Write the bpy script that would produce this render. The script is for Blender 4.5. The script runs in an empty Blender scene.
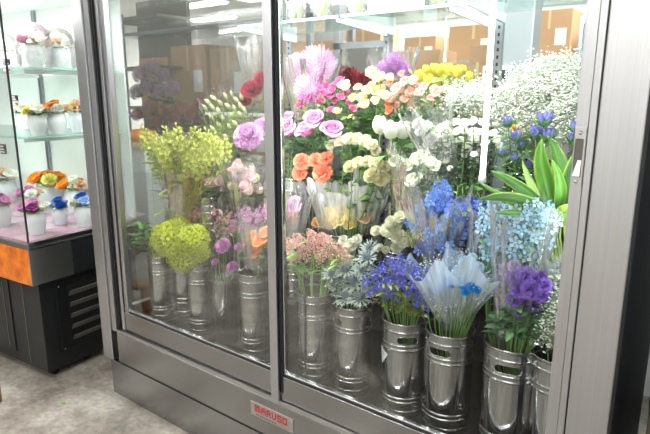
import bpy, math, random
from mathutils import Vector, Matrix, noise
PI = math.pi
rnd = random.Random(7)
sc = bpy.context.scene
COL = sc.collection
# ------------------------------------------------------------------ camera
F_PX = 550.0; EYE = 1.5
PITCH = math.atan(550/2456); YAW = math.radians(37.3)
FW = Vector((-math.sin(YAW)*math.cos(PITCH), math.cos(YAW)*math.cos(PITCH), -math.sin(PITCH)))
RT = Vector((math.cos(YAW), math.sin(YAW), 0)); UP = RT.cross(FW)
cam = bpy.data.objects.new('camera', bpy.data.cameras.new('camera')); COL.objects.link(cam)
cam.data.sensor_width = 36; cam.data.lens = 36*F_PX/650; cam.data.clip_start = .02; cam.data.clip_end = 60
cam.matrix_world = Matrix((( RT.x, UP.x, -FW.x, 0), (RT.y, UP.y, -FW.y, 0), (RT.z, UP.z, -FW.z, EYE), (0, 0, 0, 1)))
sc.camera = cam
def ray(x, y): return FW + RT*((x-325)/F_PX) + UP*((217-y)/F_PX)
def at(x, y, Y):                       # a point of the photograph at real depth Y
    d = ray(x, y); t = Y/d.y
    return Vector((t*d.x, Y, EYE+t*d.z))
def px_size(p): return (p-Vector((0, 0, EYE))).dot(FW)/F_PX
# ------------------------------------------------------------------ materials
def lin(h):
    c = [int(h[i:i+2], 16)/255 for i in (0, 2, 4)]
    return tuple(v/12.92 if v <= .04045 else ((v+.055)/1.055)**2.4 for v in c)
MATS = {}
def nodes(name):
    m = bpy.data.materials.new(name); m.use_nodes = True; MATS[name] = m
    nt = m.node_tree; return m, nt, nt.nodes['Principled BSDF'], nt.nodes['Material Output']
def plain(name, h, rough=.6, metal=0, **kw):
    m, nt, b, o = nodes(name)
    b.inputs['Base Color'].default_value = (*lin(h), 1); b.inputs['Roughness'].default_value = rough
    b.inputs['Metallic'].default_value = metal
    for k, v in kw.items(): b.inputs[k.replace('_', ' ')].default_value = v
    return m
def N(nt, t, **kw):
    n = nt.nodes.new(t)
    for k, v in kw.items(): setattr(n, k, v)
    return n
def steel(name, h, rough, axis, fine=220, bump=.02):
    m, nt, b, o = nodes(name); L = nt.links.new
    tc = N(nt, 'ShaderNodeTexCoord'); mp = N(nt, 'ShaderNodeMapping')
    s = [fine]*3; s[axis] = 1.2
    mp.inputs['Scale'].default_value = s
    ns = N(nt, 'ShaderNodeTexNoise'); ns.inputs['Scale'].default_value = 1; ns.inputs['Detail'].default_value = 3
    L(tc.outputs['Object'], mp.inputs[0]); L(mp.outputs[0], ns.inputs['Vector'])
    big = N(nt, 'ShaderNodeTexNoise'); big.inputs['Scale'].default_value = 5; L(tc.outputs['Object'], big.inputs['Vector'])
    mr = N(nt, 'ShaderNodeMapRange'); mr.inputs['To Min'].default_value = rough*.92; mr.inputs['To Max'].default_value = rough*1.1
    L(big.outputs['Fac'], mr.inputs['Value']); L(mr.outputs[0], b.inputs['Roughness'])
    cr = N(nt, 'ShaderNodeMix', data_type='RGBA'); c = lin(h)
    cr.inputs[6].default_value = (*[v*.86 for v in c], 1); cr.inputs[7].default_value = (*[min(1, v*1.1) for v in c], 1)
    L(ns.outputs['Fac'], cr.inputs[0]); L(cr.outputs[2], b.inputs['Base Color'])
    b.inputs['Metallic'].default_value = 1
    bp = N(nt, 'ShaderNodeBump'); bp.inputs['Strength'].default_value = bump*3; bp.inputs['Distance'].default_value = .001
    L(ns.outputs['Fac'], bp.inputs['Height']); L(bp.outputs[0], b.inputs['Normal'])
    return m
steel('steel_v', 'c6c8cc', .30, 2); steel('steel_h', 'a5a5a6', .22, 0)
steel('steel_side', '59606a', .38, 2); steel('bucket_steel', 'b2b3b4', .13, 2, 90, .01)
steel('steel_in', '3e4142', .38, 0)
plain('chrome', 'e6e8ea', .12, 1); plain('gasket', '17191f', .5); plain('black_paint', '17191b', .42)
plain('louver_gray', '6f6d68', .45, .4); plain('white_plastic', 'eeeef0', .35); plain('dark_rubber', '101010', .6)
plain('red_letters', 'c41f2f', .4); plain('grey_letters', '55595c', .5); plain('plate', 'c6c6c4', .28, 1)
plain('sticker', 'cfd6d6', .5); plain('cream_wood', 'd9c9a0', .6); plain('mint', 'e3e8e5', .5); plain('card_black', '2b2226', .5)
plain('card_red', 'b5694a', .5); plain('white_ceramic', 'dfe3e6', .2); plain('wall_white', 'e9e9e6', .8)
plain('ceiling_white', 'eeeeec', .9); plain('box_brown', 'c09a72', .85); plain('tape', 'd8c090', .4)
plain('pumpkin', 'e8891e', .4); plain('pumpkin_rib', 'c56c12', .5); plain('rack_steel', '9aa0a6', .35, 1)
plain('pink_deck', 'b98aa0', .25); plain('deck_white', 'c6a5b5', .2); plain('sack', '70655a', .9); plain('log_wood', 'a5744a', .8)
plain('grey_post', 'a9adb2', .5); plain('dark_frame', '6a665c', .6); plain('paper_white', 'f6f6f8', .7)
plain('dark_cloth', '23272e', .6); plain('red_wood', '7a4630', .5)
def emis(name, c, s):
    m, nt, b, o = nodes(name); b.inputs['Base Color'].default_value = (1, 1, 1, 1)
    b.inputs['Emission Color'].default_value = (*c, 1); b.inputs['Emission Strength'].default_value = s
emis('tube_light', (1, .98, .95), 9.0); emis('added_glow', (.96, 1, 1), 4.0); emis('lamp_panel', (1, .99, .97), 7.0); emis('backlit', (1, .99, .98), 1.0)  # cool glow is only for added tubes and the reflection streak
# window glass and plastic film: see-through with real reflections
def film(name, tint, haze, haze_col, rough, bump=0, bscale=60, glossk=1.0, streak=False):
    m, nt, b, o = nodes(name); L = nt.links.new; nt.nodes.remove(b)
    tr = N(nt, 'ShaderNodeBsdfTransparent'); tr.inputs[0].default_value = (*tint, 1)
    gl = N(nt, 'ShaderNodeBsdfGlossy'); gl.inputs['Roughness'].default_value = rough
    fr = N(nt, 'ShaderNodeFresnel'); fr.inputs[0].default_value = 1.5
    mu = N(nt, 'ShaderNodeMath', operation='MULTIPLY'); mu.inputs[1].default_value = glossk
    L(fr.outputs[0], mu.inputs[0])
    mx = N(nt, 'ShaderNodeMixShader'); L(mu.outputs[0], mx.inputs[0]); L(tr.outputs[0], mx.inputs[1]); L(gl.outputs[0], mx.inputs[2])
    out = mx
    if bump:
        tc = N(nt, 'ShaderNodeTexCoord'); vo = N(nt, 'ShaderNodeTexNoise'); vo.inputs['Scale'].default_value = bscale
        vo.inputs['Detail'].default_value = 4; vo.inputs['Distortion'].default_value = 1.5
        if streak:
            at_ = N(nt, 'ShaderNodeAttribute', attribute_name='col'); mp = N(nt, 'ShaderNodeMapping'); mp.inputs['Scale'].default_value = (30, 1.6, 30)
            L(at_.outputs['Color'], mp.inputs[0]); L(mp.outputs[0], vo.inputs['Vector']); vo.inputs['Scale'].default_value = 1; vo.inputs['Distortion'].default_value = .4
        else: L(tc.outputs['Object'], vo.inputs['Vector'])
        bp = N(nt, 'ShaderNodeBump'); bp.inputs['Strength'].default_value = bump; bp.inputs['Distance'].default_value = .01
        L(vo.outputs['Fac'], bp.inputs['Height']); L(bp.outputs[0], gl.inputs['Normal']); L(bp.outputs[0], fr.inputs['Normal'])
    if haze:
        df = N(nt, 'ShaderNodeBsdfDiffuse'); df.inputs[0].default_value = (*haze_col, 1)
        tl = N(nt, 'ShaderNodeBsdfTranslucent'); tl.inputs[0].default_value = (*haze_col, 1)
        m1 = N(nt, 'ShaderNodeMixShader'); m1.inputs[0].default_value = .5; L(df.outputs[0], m1.inputs[1]); L(tl.outputs[0], m1.inputs[2])
        m2 = N(nt, 'ShaderNodeMixShader'); L(out.outputs[0], m2.inputs[1]); L(m1.outputs[0], m2.inputs[2])
        if bump:
            mr = N(nt, 'ShaderNodeMapRange'); mr.inputs['From Min'].default_value = .35; mr.inputs['From Max'].default_value = .7
            mr.inputs['To Min'].default_value = haze*(.75 if haze > .3 else .1); mr.inputs['To Max'].default_value = min(1, haze*2.4)
            L(vo.outputs['Fac'], mr.inputs['Value']); fac = mr.outputs[0]
            if streak:
                sp = N(nt, 'ShaderNodeSeparateColor'); L(at_.outputs['Color'], sp.inputs[0]); m3 = N(nt, 'ShaderNodeMath', operation='MULTIPLY_ADD'); m3.inputs[1].default_value = 1.0; m3.inputs[2].default_value = .1
                L(sp.outputs[1], m3.inputs[0]); m4 = N(nt, 'ShaderNodeMath', operation='MULTIPLY'); L(m3.outputs[0], m4.inputs[0]); L(fac, m4.inputs[1]); fac = m4.outputs[0]
            L(fac, m2.inputs[0])
        else: m2.inputs[0].default_value = haze
        out = m2
    L(out.outputs[0], o.inputs['Surface']); return m
film('glass', (.985, .995, .99), 0, (1, 1, 1), .0, glossk=.3)
film('glass_back', (.97, .99, .985), .02, (.9, .95, .95), .0, glossk=.35)
film('glass_shelf', (.9, .97, .95), .04, (.8, 1, .95), .02, glossk=.8)
film('cellophane', (1, 1, 1), .10, (1, 1, 1), .12, .4, 45, .9, True)
film('cellophane_milky', (1, 1, 1), .34, (1, 1, 1), .25, .15, 70, .8, True)
film('film_blue', (.97, .99, 1), .34, (.72, .86, 1), .2, .4, 70, .8, True)
film('amber_wrap', (.9, .84, .6), .30, (.62, .50, .24), .2, .4, 30, 1, True)
film('clear_dome', (.98, .98, .98), .10, (1, 1, 1), .05, .2, 30)
film('net_wrap', (.98, .99, 1), .10, (.85, .92, .95), .2, .4, 160, .8, True)
plain('glass_edge', '9fd6c6', .15, 0, Alpha=1.0)
m, nt, b, o = nodes('petal'); L = nt.links.new
ca = N(nt, 'ShaderNodeAttribute', attribute_name='col'); nt.nodes.remove(b)
df = N(nt, 'ShaderNodeBsdfDiffuse'); tl = N(nt, 'ShaderNodeBsdfTranslucent'); mx = N(nt, 'ShaderNodeMixShader'); mx.inputs[0].default_value = .32
L(ca.outputs['Color'], df.inputs[0]); L(ca.outputs['Color'], tl.inputs[0]); L(df.outputs[0], mx.inputs[1]); L(tl.outputs[0], mx.inputs[2])
L(mx.outputs[0], o.inputs['Surface'])
m, nt, b, o = nodes('leaf'); L = nt.links.new
ca = N(nt, 'ShaderNodeAttribute', attribute_name='col'); L(ca.outputs['Color'], b.inputs['Base Color']); b.inputs['Roughness'].default_value = .42
m, nt, b, o = nodes('concrete'); L = nt.links.new
tc = N(nt, 'ShaderNodeTexCoord'); n1 = N(nt, 'ShaderNodeTexNoise'); n1.inputs['Scale'].default_value = 3.5; n1.inputs['Detail'].default_value = 8; n1.inputs['Roughness'].default_value = .7
n2 = N(nt, 'ShaderNodeTexNoise'); n2.inputs['Scale'].default_value = 40; n2.inputs['Detail'].default_value = 4
L(tc.outputs['Object'], n1.inputs['Vector']); L(tc.outputs['Object'], n2.inputs['Vector'])
cr = N(nt, 'ShaderNodeValToRGB'); cr.color_ramp.elements[0].position = .34; cr.color_ramp.elements[0].color = (*lin('716a62'), 1)
cr.color_ramp.elements[1].position = .66; cr.color_ramp.elements[1].color = (*lin('b9b4ac'), 1)
e = cr.color_ramp.elements.new(.5); e.color = (*lin('989188'), 1)
L(n1.outputs['Fac'], cr.inputs[0]); mxx = N(nt, 'ShaderNodeMix', data_type='RGBA', blend_type='OVERLAY'); mxx.inputs[0].default_value = .5
L(cr.outputs[0], mxx.inputs[6]); L(n2.outputs['Fac'], mxx.inputs[7]); L(mxx.outputs[2], b.inputs['Base Color']); b.inputs['Roughness'].default_value = .6
bp = N(nt, 'ShaderNodeBump'); bp.inputs['Strength'].default_value = .3; bp.inputs['Distance'].default_value = .004; L(n2.outputs['Fac'], bp.inputs['Height']); L(bp.outputs[0], b.inputs['Normal'])
m, nt, b, o = nodes('orange_panel'); L = nt.links.new
tc = N(nt, 'ShaderNodeTexCoord'); n1 = N(nt, 'ShaderNodeTexNoise'); n1.inputs['Scale'].default_value = 14; n1.inputs['Detail'].default_value = 5
L(tc.outputs['Object'], n1.inputs['Vector']); cr = N(nt, 'ShaderNodeValToRGB')
cr.color_ramp.elements[0].position = .35; cr.color_ramp.elements[0].color = (*lin('c2560a'), 1); cr.color_ramp.elements[1].position = .65; cr.color_ramp.elements[1].color = (*lin('f58a1c'), 1)
L(n1.outputs['Fac'], cr.inputs[0]); L(cr.outputs[0], b.inputs['Base Color']); b.inputs['Roughness'].default_value = .3
# ------------------------------------------------------------------ mesh builder
class MB:
    def __init__(s, origin=(0, 0, 0)): s.v = []; s.f = []; s.c = []; s.o = Vector(origin)
    def add(s, vs, fs, col=(1, 1, 1)):
        k = len(s.v); s.v += [tuple(Vector(v)) for v in vs]; s.f += [tuple(i+k for i in f) for f in fs]
        s.c += col if isinstance(col, list) else [col]*len(vs)
    def box(s, x0, x1, y0, y1, z0, z1, M=None, col=(1, 1, 1)):
        vs = [Vector((x, y, z)) for x in (x0, x1) for y in (y0, y1) for z in (z0, z1)]
        if M: vs = [M @ v for v in vs]
        s.add(vs, [(0, 1, 3, 2), (4, 6, 7, 5), (0, 4, 5, 1), (2, 3, 7, 6), (0, 2, 6, 4), (1, 5, 7, 3)], col)
    def tube(s, pts, r0, r1=None, n=6, col=(1, 1, 1), cap=True):
        r1 = r0 if r1 is None else r1; P = [Vector(p) for p in pts]; vs = []; fs = []; K = len(P)
        for i, p in enumerate(P):
            d = (P[min(i+1, K-1)]-P[max(i-1, 0)]).normalized(); a = d.cross(Vector((.3, .9, .2))).normalized(); b_ = d.cross(a)
            r = r0+(r1-r0)*i/(K-1)
            for j in range(n): t = 2*PI*j/n; vs.append(p+a*(math.cos(t)*r)+b_*(math.sin(t)*r))
        for i in range(K-1):
            for j in range(n): fs.append((i*n+j, i*n+(j+1) % n, (i+1)*n+(j+1) % n, (i+1)*n+j))
        if cap: fs.append(tuple(range(n-1, -1, -1))); fs.append(tuple((K-1)*n+j for j in range(n)))
        s.add(vs, fs, col)
    def lathe(s, prof, n=32, c=(0, 0, 0), col=(1, 1, 1), sx=1, sy=1, wob=0):
        vs = []; fs = []; K = len(prof)
        for r, z in prof:
            for j in range(n):
                t = 2*PI*j/n; q = r*(1+wob*math.cos(8*t)); vs.append((c[0]+q*sx*math.cos(t), c[1]+q*sy*math.sin(t), c[2]+z))
        for i in range(K-1):
            for j in range(n): fs.append((i*n+j, i*n+(j+1) % n, (i+1)*n+(j+1) % n, (i+1)*n+j))
        s.add(vs, fs, col)
    def mesh(s, name, mat, smooth=True):
        me = bpy.data.meshes.new(name)
        me.from_pydata([(v[0]-s.o.x, v[1]-s.o.y, v[2]-s.o.z) for v in s.v], [], s.f)
        a = me.color_attributes.new('col', 'FLOAT_COLOR', 'POINT'); buf = []
        for c in s.c: buf += [c[0], c[1], c[2], 1.0]
        a.data.foreach_set('color', buf)
        me.materials.append(MATS[mat])
        me.polygons.foreach_set('use_smooth', [smooth]*len(me.polygons))
        return me
    def obj(s, name, mat, parent=None, smooth=True, label=None, bevel=0):
        ob = link(name, s.mesh(name, mat, smooth), parent)
        if parent is None: ob.location = s.o
        if label: ob['label'] = label
        if bevel:
            md = ob.modifiers.new('bevel', 'BEVEL'); md.width = bevel; md.segments = 2; md.limit_method = 'ANGLE'
        return ob
def link(name, me, parent=None):
    ob = bpy.data.objects.new(name, me); COL.objects.link(ob)
    if parent is not None: ob.parent = parent
    return ob
def tag(o, label, cat, group=None):
    o['label'] = label; o['category'] = cat
    if group: o['group'] = group
    return o
def thing(name, label, cat, loc=(0, 0, 0), group=None, rz=0):
    o = bpy.data.objects.new(name, None); o.empty_display_size = .02; COL.objects.link(o); o.location = loc; o.rotation_euler = (0, 0, rz)
    return tag(o, label, cat, group)
def struct(name, mb, mat, smooth=False):
    o = mb.obj(name, mat, smooth=smooth); o['kind'] = 'structure'; return o
def boxobj(name, b, mat, parent=None, bevel=.001, label=None, M=None):
    m_ = MB(); m_.box(*b, M=M); return m_.obj(name, mat, parent, smooth=False, bevel=bevel, label=label)
# ------------------------------------------------------------------ the shop
s = MB(); s.box(-9.5, 3.6, -3.6, 9.2, -.1, 0); struct('floor', s, 'concrete')
s = MB(); s.box(-9.5, 3.6, -3.6, 9.2, 2.75, 2.85); struct('ceiling', s, 'ceiling_white')
s = MB(); s.box(-9.6, -9.5, -3.6, 9.2, 0, 2.75); struct('wall_left', s, 'wall_white')
s = MB(); s.box(3.6, 3.7, -3.6, 9.2, 0, 2.75); struct('wall_right', s, 'wall_white')
s = MB(); s.box(-9.6, 3.7, 9.2, 9.3, 0, 2.75); struct('wall_back', s, 'wall_white')
s = MB(); s.box(-9.6, 3.7, -3.7, -3.6, 0, 2.75); struct('wall_front', s, 'wall_white')
def ceiling_lamp(x, y, lx, ly, label, power=60, src=True):
    t = thing('ceiling_light', label, 'ceiling light', (x, y, 2.72), 'fluorescent ceiling lights')
    m_ = MB(); m_.box(-lx/2-.02, lx/2+.02, -ly/2-.02, ly/2+.02, .0, .03); m_.obj('frame', 'white_plastic', t, smooth=False)
    m_ = MB(); m_.box(-lx/2, lx/2, -ly/2, ly/2, -.015, .0); m_.obj('diffuser', 'lamp_panel', t, smooth=False)
    if src:
        ld = bpy.data.lights.new('lamp_glow', 'AREA'); ld.shape = 'RECTANGLE'; ld.size = lx; ld.size_y = ly; ld.energy = power; ld.color = (1, .98, .95)
        lo = bpy.data.objects.new('lamp_glow', ld); COL.objects.link(lo); lo.location = (x, y, 2.69)
ceiling_lamp(-6.6, 5.4, 1.5, .22, 'long white ceiling light seen through left door, nearest of the three', 60)
ceiling_lamp(-7.3, 6.5, .9, .25, 'white ceiling light seen through left door, middle of the three', 40)
ceiling_lamp(-8.2, 7.5, .7, .25, 'white ceiling light seen through left door, farthest of the three', 30)
ceiling_lamp(-1.6, -.3, 1.6, .3, 'long ceiling light over the shop aisle left of the photographer', 10)
ceiling_lamp(-.6, -2.7, 1.8, .3, 'added long light brightening the wall behind the photographer', 34)  # added to brighten the front wall that the steel reflects
ceiling_lamp(-4.6, -2.6, 1.8, .3, 'added light brightening the wall at the far left of the aisle', 34)  # second added light for that wall, at its left part
ceiling_lamp(-3.8, .2, 1.4, .3, 'ceiling light above the aisle in front of the small display case', 10)
ceiling_lamp(.6, -1.6, 1.6, .3, 'ceiling light behind the photographer on the right', 16)
ceiling_lamp(-2.0, 4.2, 1.6, .3, 'ceiling light behind the flower fridge', 42)
ceiling_lamp(.2, 4.0, 1.6, .3, 'ceiling light behind the right end of the flower fridge', 42)
# ------------------------------------------------------------------ flower fridge
XL, XR, YF = -2.476, -.178, 1.385
YB = 2.16
fr = thing('flower_fridge', 'large stainless steel glass fronted refrigerated cabinet full of flower buckets', 'display refrigerator', (0, 0, 0))
boxobj('kick_plate', (-2.428, -.19, YF+.003, YB, 0, .186), 'steel_h', fr)
boxobj('base_panel', (-2.353, -.275, YF+.002, YB, .192, .352), 'steel_h', fr, .003); boxobj('base_seam', (-2.35, -.275, YF+.0008, YF+.02, .186, .1905), 'gasket', fr, 0)
m_ = MB(); m_.box(-2.33, -.28, 1.392, 1.50, .352, .358)
for y in (1.389, 1.400, 1.432): m_.box(-2.35, -.277, y, y+.004, .352, .366)
m_.obj('sliding_track', 'plate', fr, smooth=False)
boxobj('frame_post', (XL, -2.392, YF-.006, YF+.05, .19, 2.2), 'steel_v', fr, .003)
boxobj('frame_post', (-2.39, -2.352, YF+.002, YF+.06, .352, 2.2), 'steel_v', fr)
boxobj('frame_post', (-.2735, XR, YF-.004, YF+.06, .0, 2.2), 'steel_v', fr, .003)
boxobj('header', (XL, XR, YF, YF+.10, 2.06, 2.2), 'steel_h', fr)
boxobj('roof', (XL, XR, YF+.10, YB, 2.1, 2.2), 'steel_in', fr)
boxobj('mullion', (-1.315, -1.277, YF+.001, YF+.03, .352, 2.06), 'steel_v', fr, .0015)
# stepped inside floor
m_ = MB(); m_.box(-2.35, -.2, YF+.07, YB, .353, .41); m_.box(-2.35, -.2, 1.71, YB, .41, .60); m_.box(-2.35, -.2, 1.93, YB, .60, .80)
m_.obj('stepped_floor', 'steel_in', fr, smooth=False)
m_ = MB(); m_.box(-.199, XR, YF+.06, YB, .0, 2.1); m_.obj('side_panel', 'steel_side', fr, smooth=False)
boxobj('side_glass', (-2.372, -2.364, YF+.06, YB, .42, 2.1), 'glass_back', fr, 0)
boxobj('side_panel', (-2.39, -2.352, YF+.06, YB, .353, .46), 'steel_v', fr)
boxobj('back_glass', (-2.36, -.2, YB-.01, YB-.002, .82, 2.1), 'glass_back', fr, 0)
for x in (-1.83, -1.28, -.79):
    m_ = MB(); m_.box(x-.014, x+.014, YB-.05, YB-.03, .8, 2.1); up = m_.obj('shelf_upright', 'rack_steel', fr, smooth=False)
    m_ = MB()
    for k in range(44): m_.box(x-.004, x+.004, YB-.0515, YB-.0495, .9+k*.027, .912+k*.027)
    m_.obj('slot_row', 'gasket', up, smooth=False)
def door(x0, x1, y, st, name_, hx=None, lft=.0, label=None):
    d = boxobj('door_rail', (x0, x1, y, y+.028, .368, .466), 'steel_h', fr, .002, label=label)
    boxobj('door_rail', (x0, x1, y, y+.028, 1.98, 2.06), 'steel_h', d, .002)
    boxobj('pane', (x0+.01, x1-.01, y+.011, y+.017, .468, 1.98), 'glass', d, 0)
    m2 = MB(); m2.box(x0, x1, y+.002, y+.024, .466, .4725); m2.box(x0, x0+.012, y-.001, y+.02, .40, 1.98)
    m2.obj('gasket', 'gasket', d, smooth=False)
    m2 = MB(); m2.box(x0+.02, x1-.02, y+.006, y+.022, .4725, .480); m2.box(x0+.012, x0+.019, y+.004, y+.022, .4725, 1.98)
    m2.obj('trim_bead', 'chrome', d, smooth=False, bevel=.002)
    return d
dl = door(-2.334, -1.318, 1.405, 0, 'door', label='left sliding glass door of the fridge')
m_ = MB(); m_.box(-2.318, -2.297, 1.400, 1.433, .368, 2.06); m_.box(-2.286, -2.262, 1.404, 1.430, .466, 2.06)
m_.obj('door_stile', 'steel_v', dl, smooth=False, bevel=.002)
m_ = MB(); m_.box(-2.349, -2.335, 1.40, 1.44, .36, 2.06); m_.obj('door_gap', 'gasket', dl, smooth=False)
dr = door(-1.2745, -.282, 1.399, 0, 'door', label='right sliding glass door of the fridge')
m_ = MB(); m_.box(-.325, -.2965, 1.397, 1.428, .466, 2.06); m_.box(-.2955, -.2795, 1.3945, 1.428, .368, 2.06)
m_.obj('door_stile', 'steel_v', dr, smooth=False, bevel=.001)
boxobj('gasket', (-.279, -.2745, 1.3945, 1.43, .36, 2.06), 'gasket', dr, 0)
hy = 1.3945
hd = MB(); hx0, hx1 = -.3235, -.2975; z0, z1 = 1.285, 1.425
hd.box(hx0, hx1, hy-.001, hy+.003, z1-.028, z1); hd.box(hx0, hx1, hy-.001, hy+.003, z0, z0+.022)
hd.box(hx0, hx0+.003, hy-.001, hy+.003, z0+.022, z1-.028); hd.box(hx1-.005, hx1, hy-.001, hy+.003, z0+.022, z1-.028)
ho = hd.obj('handle_plate', 'plate', dr, smooth=False, bevel=.0008)
boxobj('handle_recess', (hx0+.003, hx1-.005, hy+.0005, hy+.0022, z0+.022, z1-.028), 'louver_gray', ho, 0)
m_ = MB(); m_.add([(hx0+.004, hy, z0+.024), (hx1-.006, hy, z0+.024), (hx1-.006, hy, z0+.062), (hx0+.012, hy, z0+.062), (hx0+.003, hy-.005, z0+.024), (hx1-.006, hy-.005, z0+.024)],
    [(0, 4, 5, 1), (4, 3, 2, 5), (0, 3, 4), (1, 5, 2), (0, 1, 2, 3)]); m_.obj('handle_grip', 'chrome', ho, smooth=False)
for z in (z1-.014, z0+.011):
    m_ = MB(); c = ((hx0+hx1)/2, hy-.0025, z)
    m_.tube([(c[0], hy-.0005, z), (c[0], hy-.003, z)], .0045, n=14); m_.obj('screw', 'chrome', ho)
# shelves inside the fridge
def shelf(x0, x1, z=1.775, y0=1.74):
    g = boxobj('glass_shelf', (x0, x1, y0, YB-.055, z, z+.008), 'glass_shelf', fr, 0)
    boxobj('glass_edge', (x0, x1, y0-.003, y0, z, z+.009), 'glass_edge', g, 0)
    for x in (x0+.012, x1-.012):
        mm = MB(); mm.add([(x-.004, y0+.01, z-.001), (x-.004, YB-.052, z-.001), (x-.004, YB-.052, z-.035), (x-.004, y0+.01, z-.012), (x+.004, y0+.01, z-.001), (x+.004, YB-.052, z-.001), (x+.004, YB-.052, z-.035), (x+.004, y0+.01, z-.012)],
            [(0, 1, 2, 3), (7, 6, 5, 4), (0, 4, 5, 1), (1, 5, 6, 2), (2, 6, 7, 3), (3, 7, 4, 0)])
        mm.obj('shelf_bracket', 'white_plastic', g, smooth=False)
shelf(-1.79, -1.265); shelf(-1.25, -.81); shelf(-.78, -.23, 1.79)
# lamps of the fridge, with added fill lights and a glowing reflection streak
tb = MB(); tb.tube([(-2.25, 1.50, 2.03), (-.35, 1.50, 2.03)], .014, n=12); lt = tb.obj('glow_tube', 'tube_light', fr)
m_ = MB(); m_.box(-2.28, -.3, 1.48, 1.52, 2.05, 2.1); m_.obj('lamp_housing', 'white_plastic', fr, smooth=False)
def area(x, y, z, sx, sy, e, rot=(0, 0, 0), c=(.97, 1, 1)):
    ld = bpy.data.lights.new('lamp_or_fill', 'AREA'); ld.shape = 'RECTANGLE'; ld.size = sx; ld.size_y = sy; ld.energy = e; ld.color = c
    lo = bpy.data.objects.new('lamp_or_fill', ld); COL.objects.link(lo); lo.location = (x, y, z); lo.rotation_euler = rot; return lo
area(-1.3, 1.52, 2.045, 1.9, .06, 36, (math.radians(25), 0, 0))
area(-1.3, 1.95, 2.07, 1.9, .06, 17)  # added fill to brighten the back rows, not a known lamp
tb = MB(); tb.tube([(-2.25, 1.95, 2.08), (-.35, 1.95, 2.08)], .012, n=12); tb.obj('glow_tube', 'tube_light', fr)  # glowing tube added along with this fill
for x in (-1.357, -.316):  # added fill lights and tubes hidden behind the posts, brightening the flowers
    tb = MB(); tb.tube([(x, 1.452, 1.0), (x, 1.452, 2.02)], .006, n=10); tb.obj('glow_tube', 'added_glow', fr); area(x, 1.462, 1.5, .015, 1.0, (1.3 if x > -1 else 5), (math.radians(90), 0, math.radians(25 if x > -1 else 38)))
refl_tube = MB(); refl_tube.tube([(-.605, 1.56, 1.262), (-.605, 1.56, 2.05)], .008, n=12); refl_tube.obj('glow_tube', 'added_glow', fr)  # bright reflection in the glass, built as a hanging glowing tube
for z in (1.245, 2.03): m_ = MB(); m_.tube([(-.605, 1.56, z), (-.605, 1.56, z+.02)], .011, n=12); m_.obj('refl_cap', 'white_plastic', fr)  # end caps of the reflection tube
# name plate on the base
pl = boxobj('name_plate', (-1.425, -1.205, YF-.001, YF+.004, .258, .316), 'plate', fr, .001)
FONT = {'m': ["1101110", "1010101", "1010101", "1010101", "1010101"], 'a': ["01110", "10001", "11111", "10001", "10001"], 'r': ["11110", "10001", "11110", "10010", "10001"],
        'u': ["10001", "10001", "10001", "10001", "01110"], 's': ["11111", "10000", "11111", "00001", "11111"], 'o': ["11111", "10001", "10001", "10001", "11111"]}
m_ = MB()
lx = -1.402
for i, ch in enumerate('maruso'):
    for r_, row in enumerate(FONT[ch]):
        for c_, k in enumerate(row):
            if k == '1': x = lx+c_*.0044; z = .308-r_*.0056; m_.box(x, x+.0046, YF-.0022, YF-.0008, z-.0057, z)
    lx += len(FONT[ch][0])*.0044+.0055
m_.obj('lettering', 'red_letters', pl, smooth=False)
m_ = MB(); x = -1.395
for w in (5, 3, 4, 6, 3, 5, 4, 3, 6, 4):
    m_.box(x, x+w*.0016, YF-.0018, YF-.0008, .265, .269); x += w*.0016+.004
m_.obj('small_print', 'grey_letters', pl, smooth=False)
for x in (-1.418, -1.212):
    for z in (.265, .309): m_ = MB(); m_.tube([(x, YF, z), (x, YF-.003, z)], .0025, n=8); m_.obj('rivet', 'chrome', pl)
m_ = MB(); m_.tube([(-2.05, YF+.014, .172), (-2.05, YF+.008, .172)], .006, n=10); m_.obj('screw', 'chrome', fr)
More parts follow.
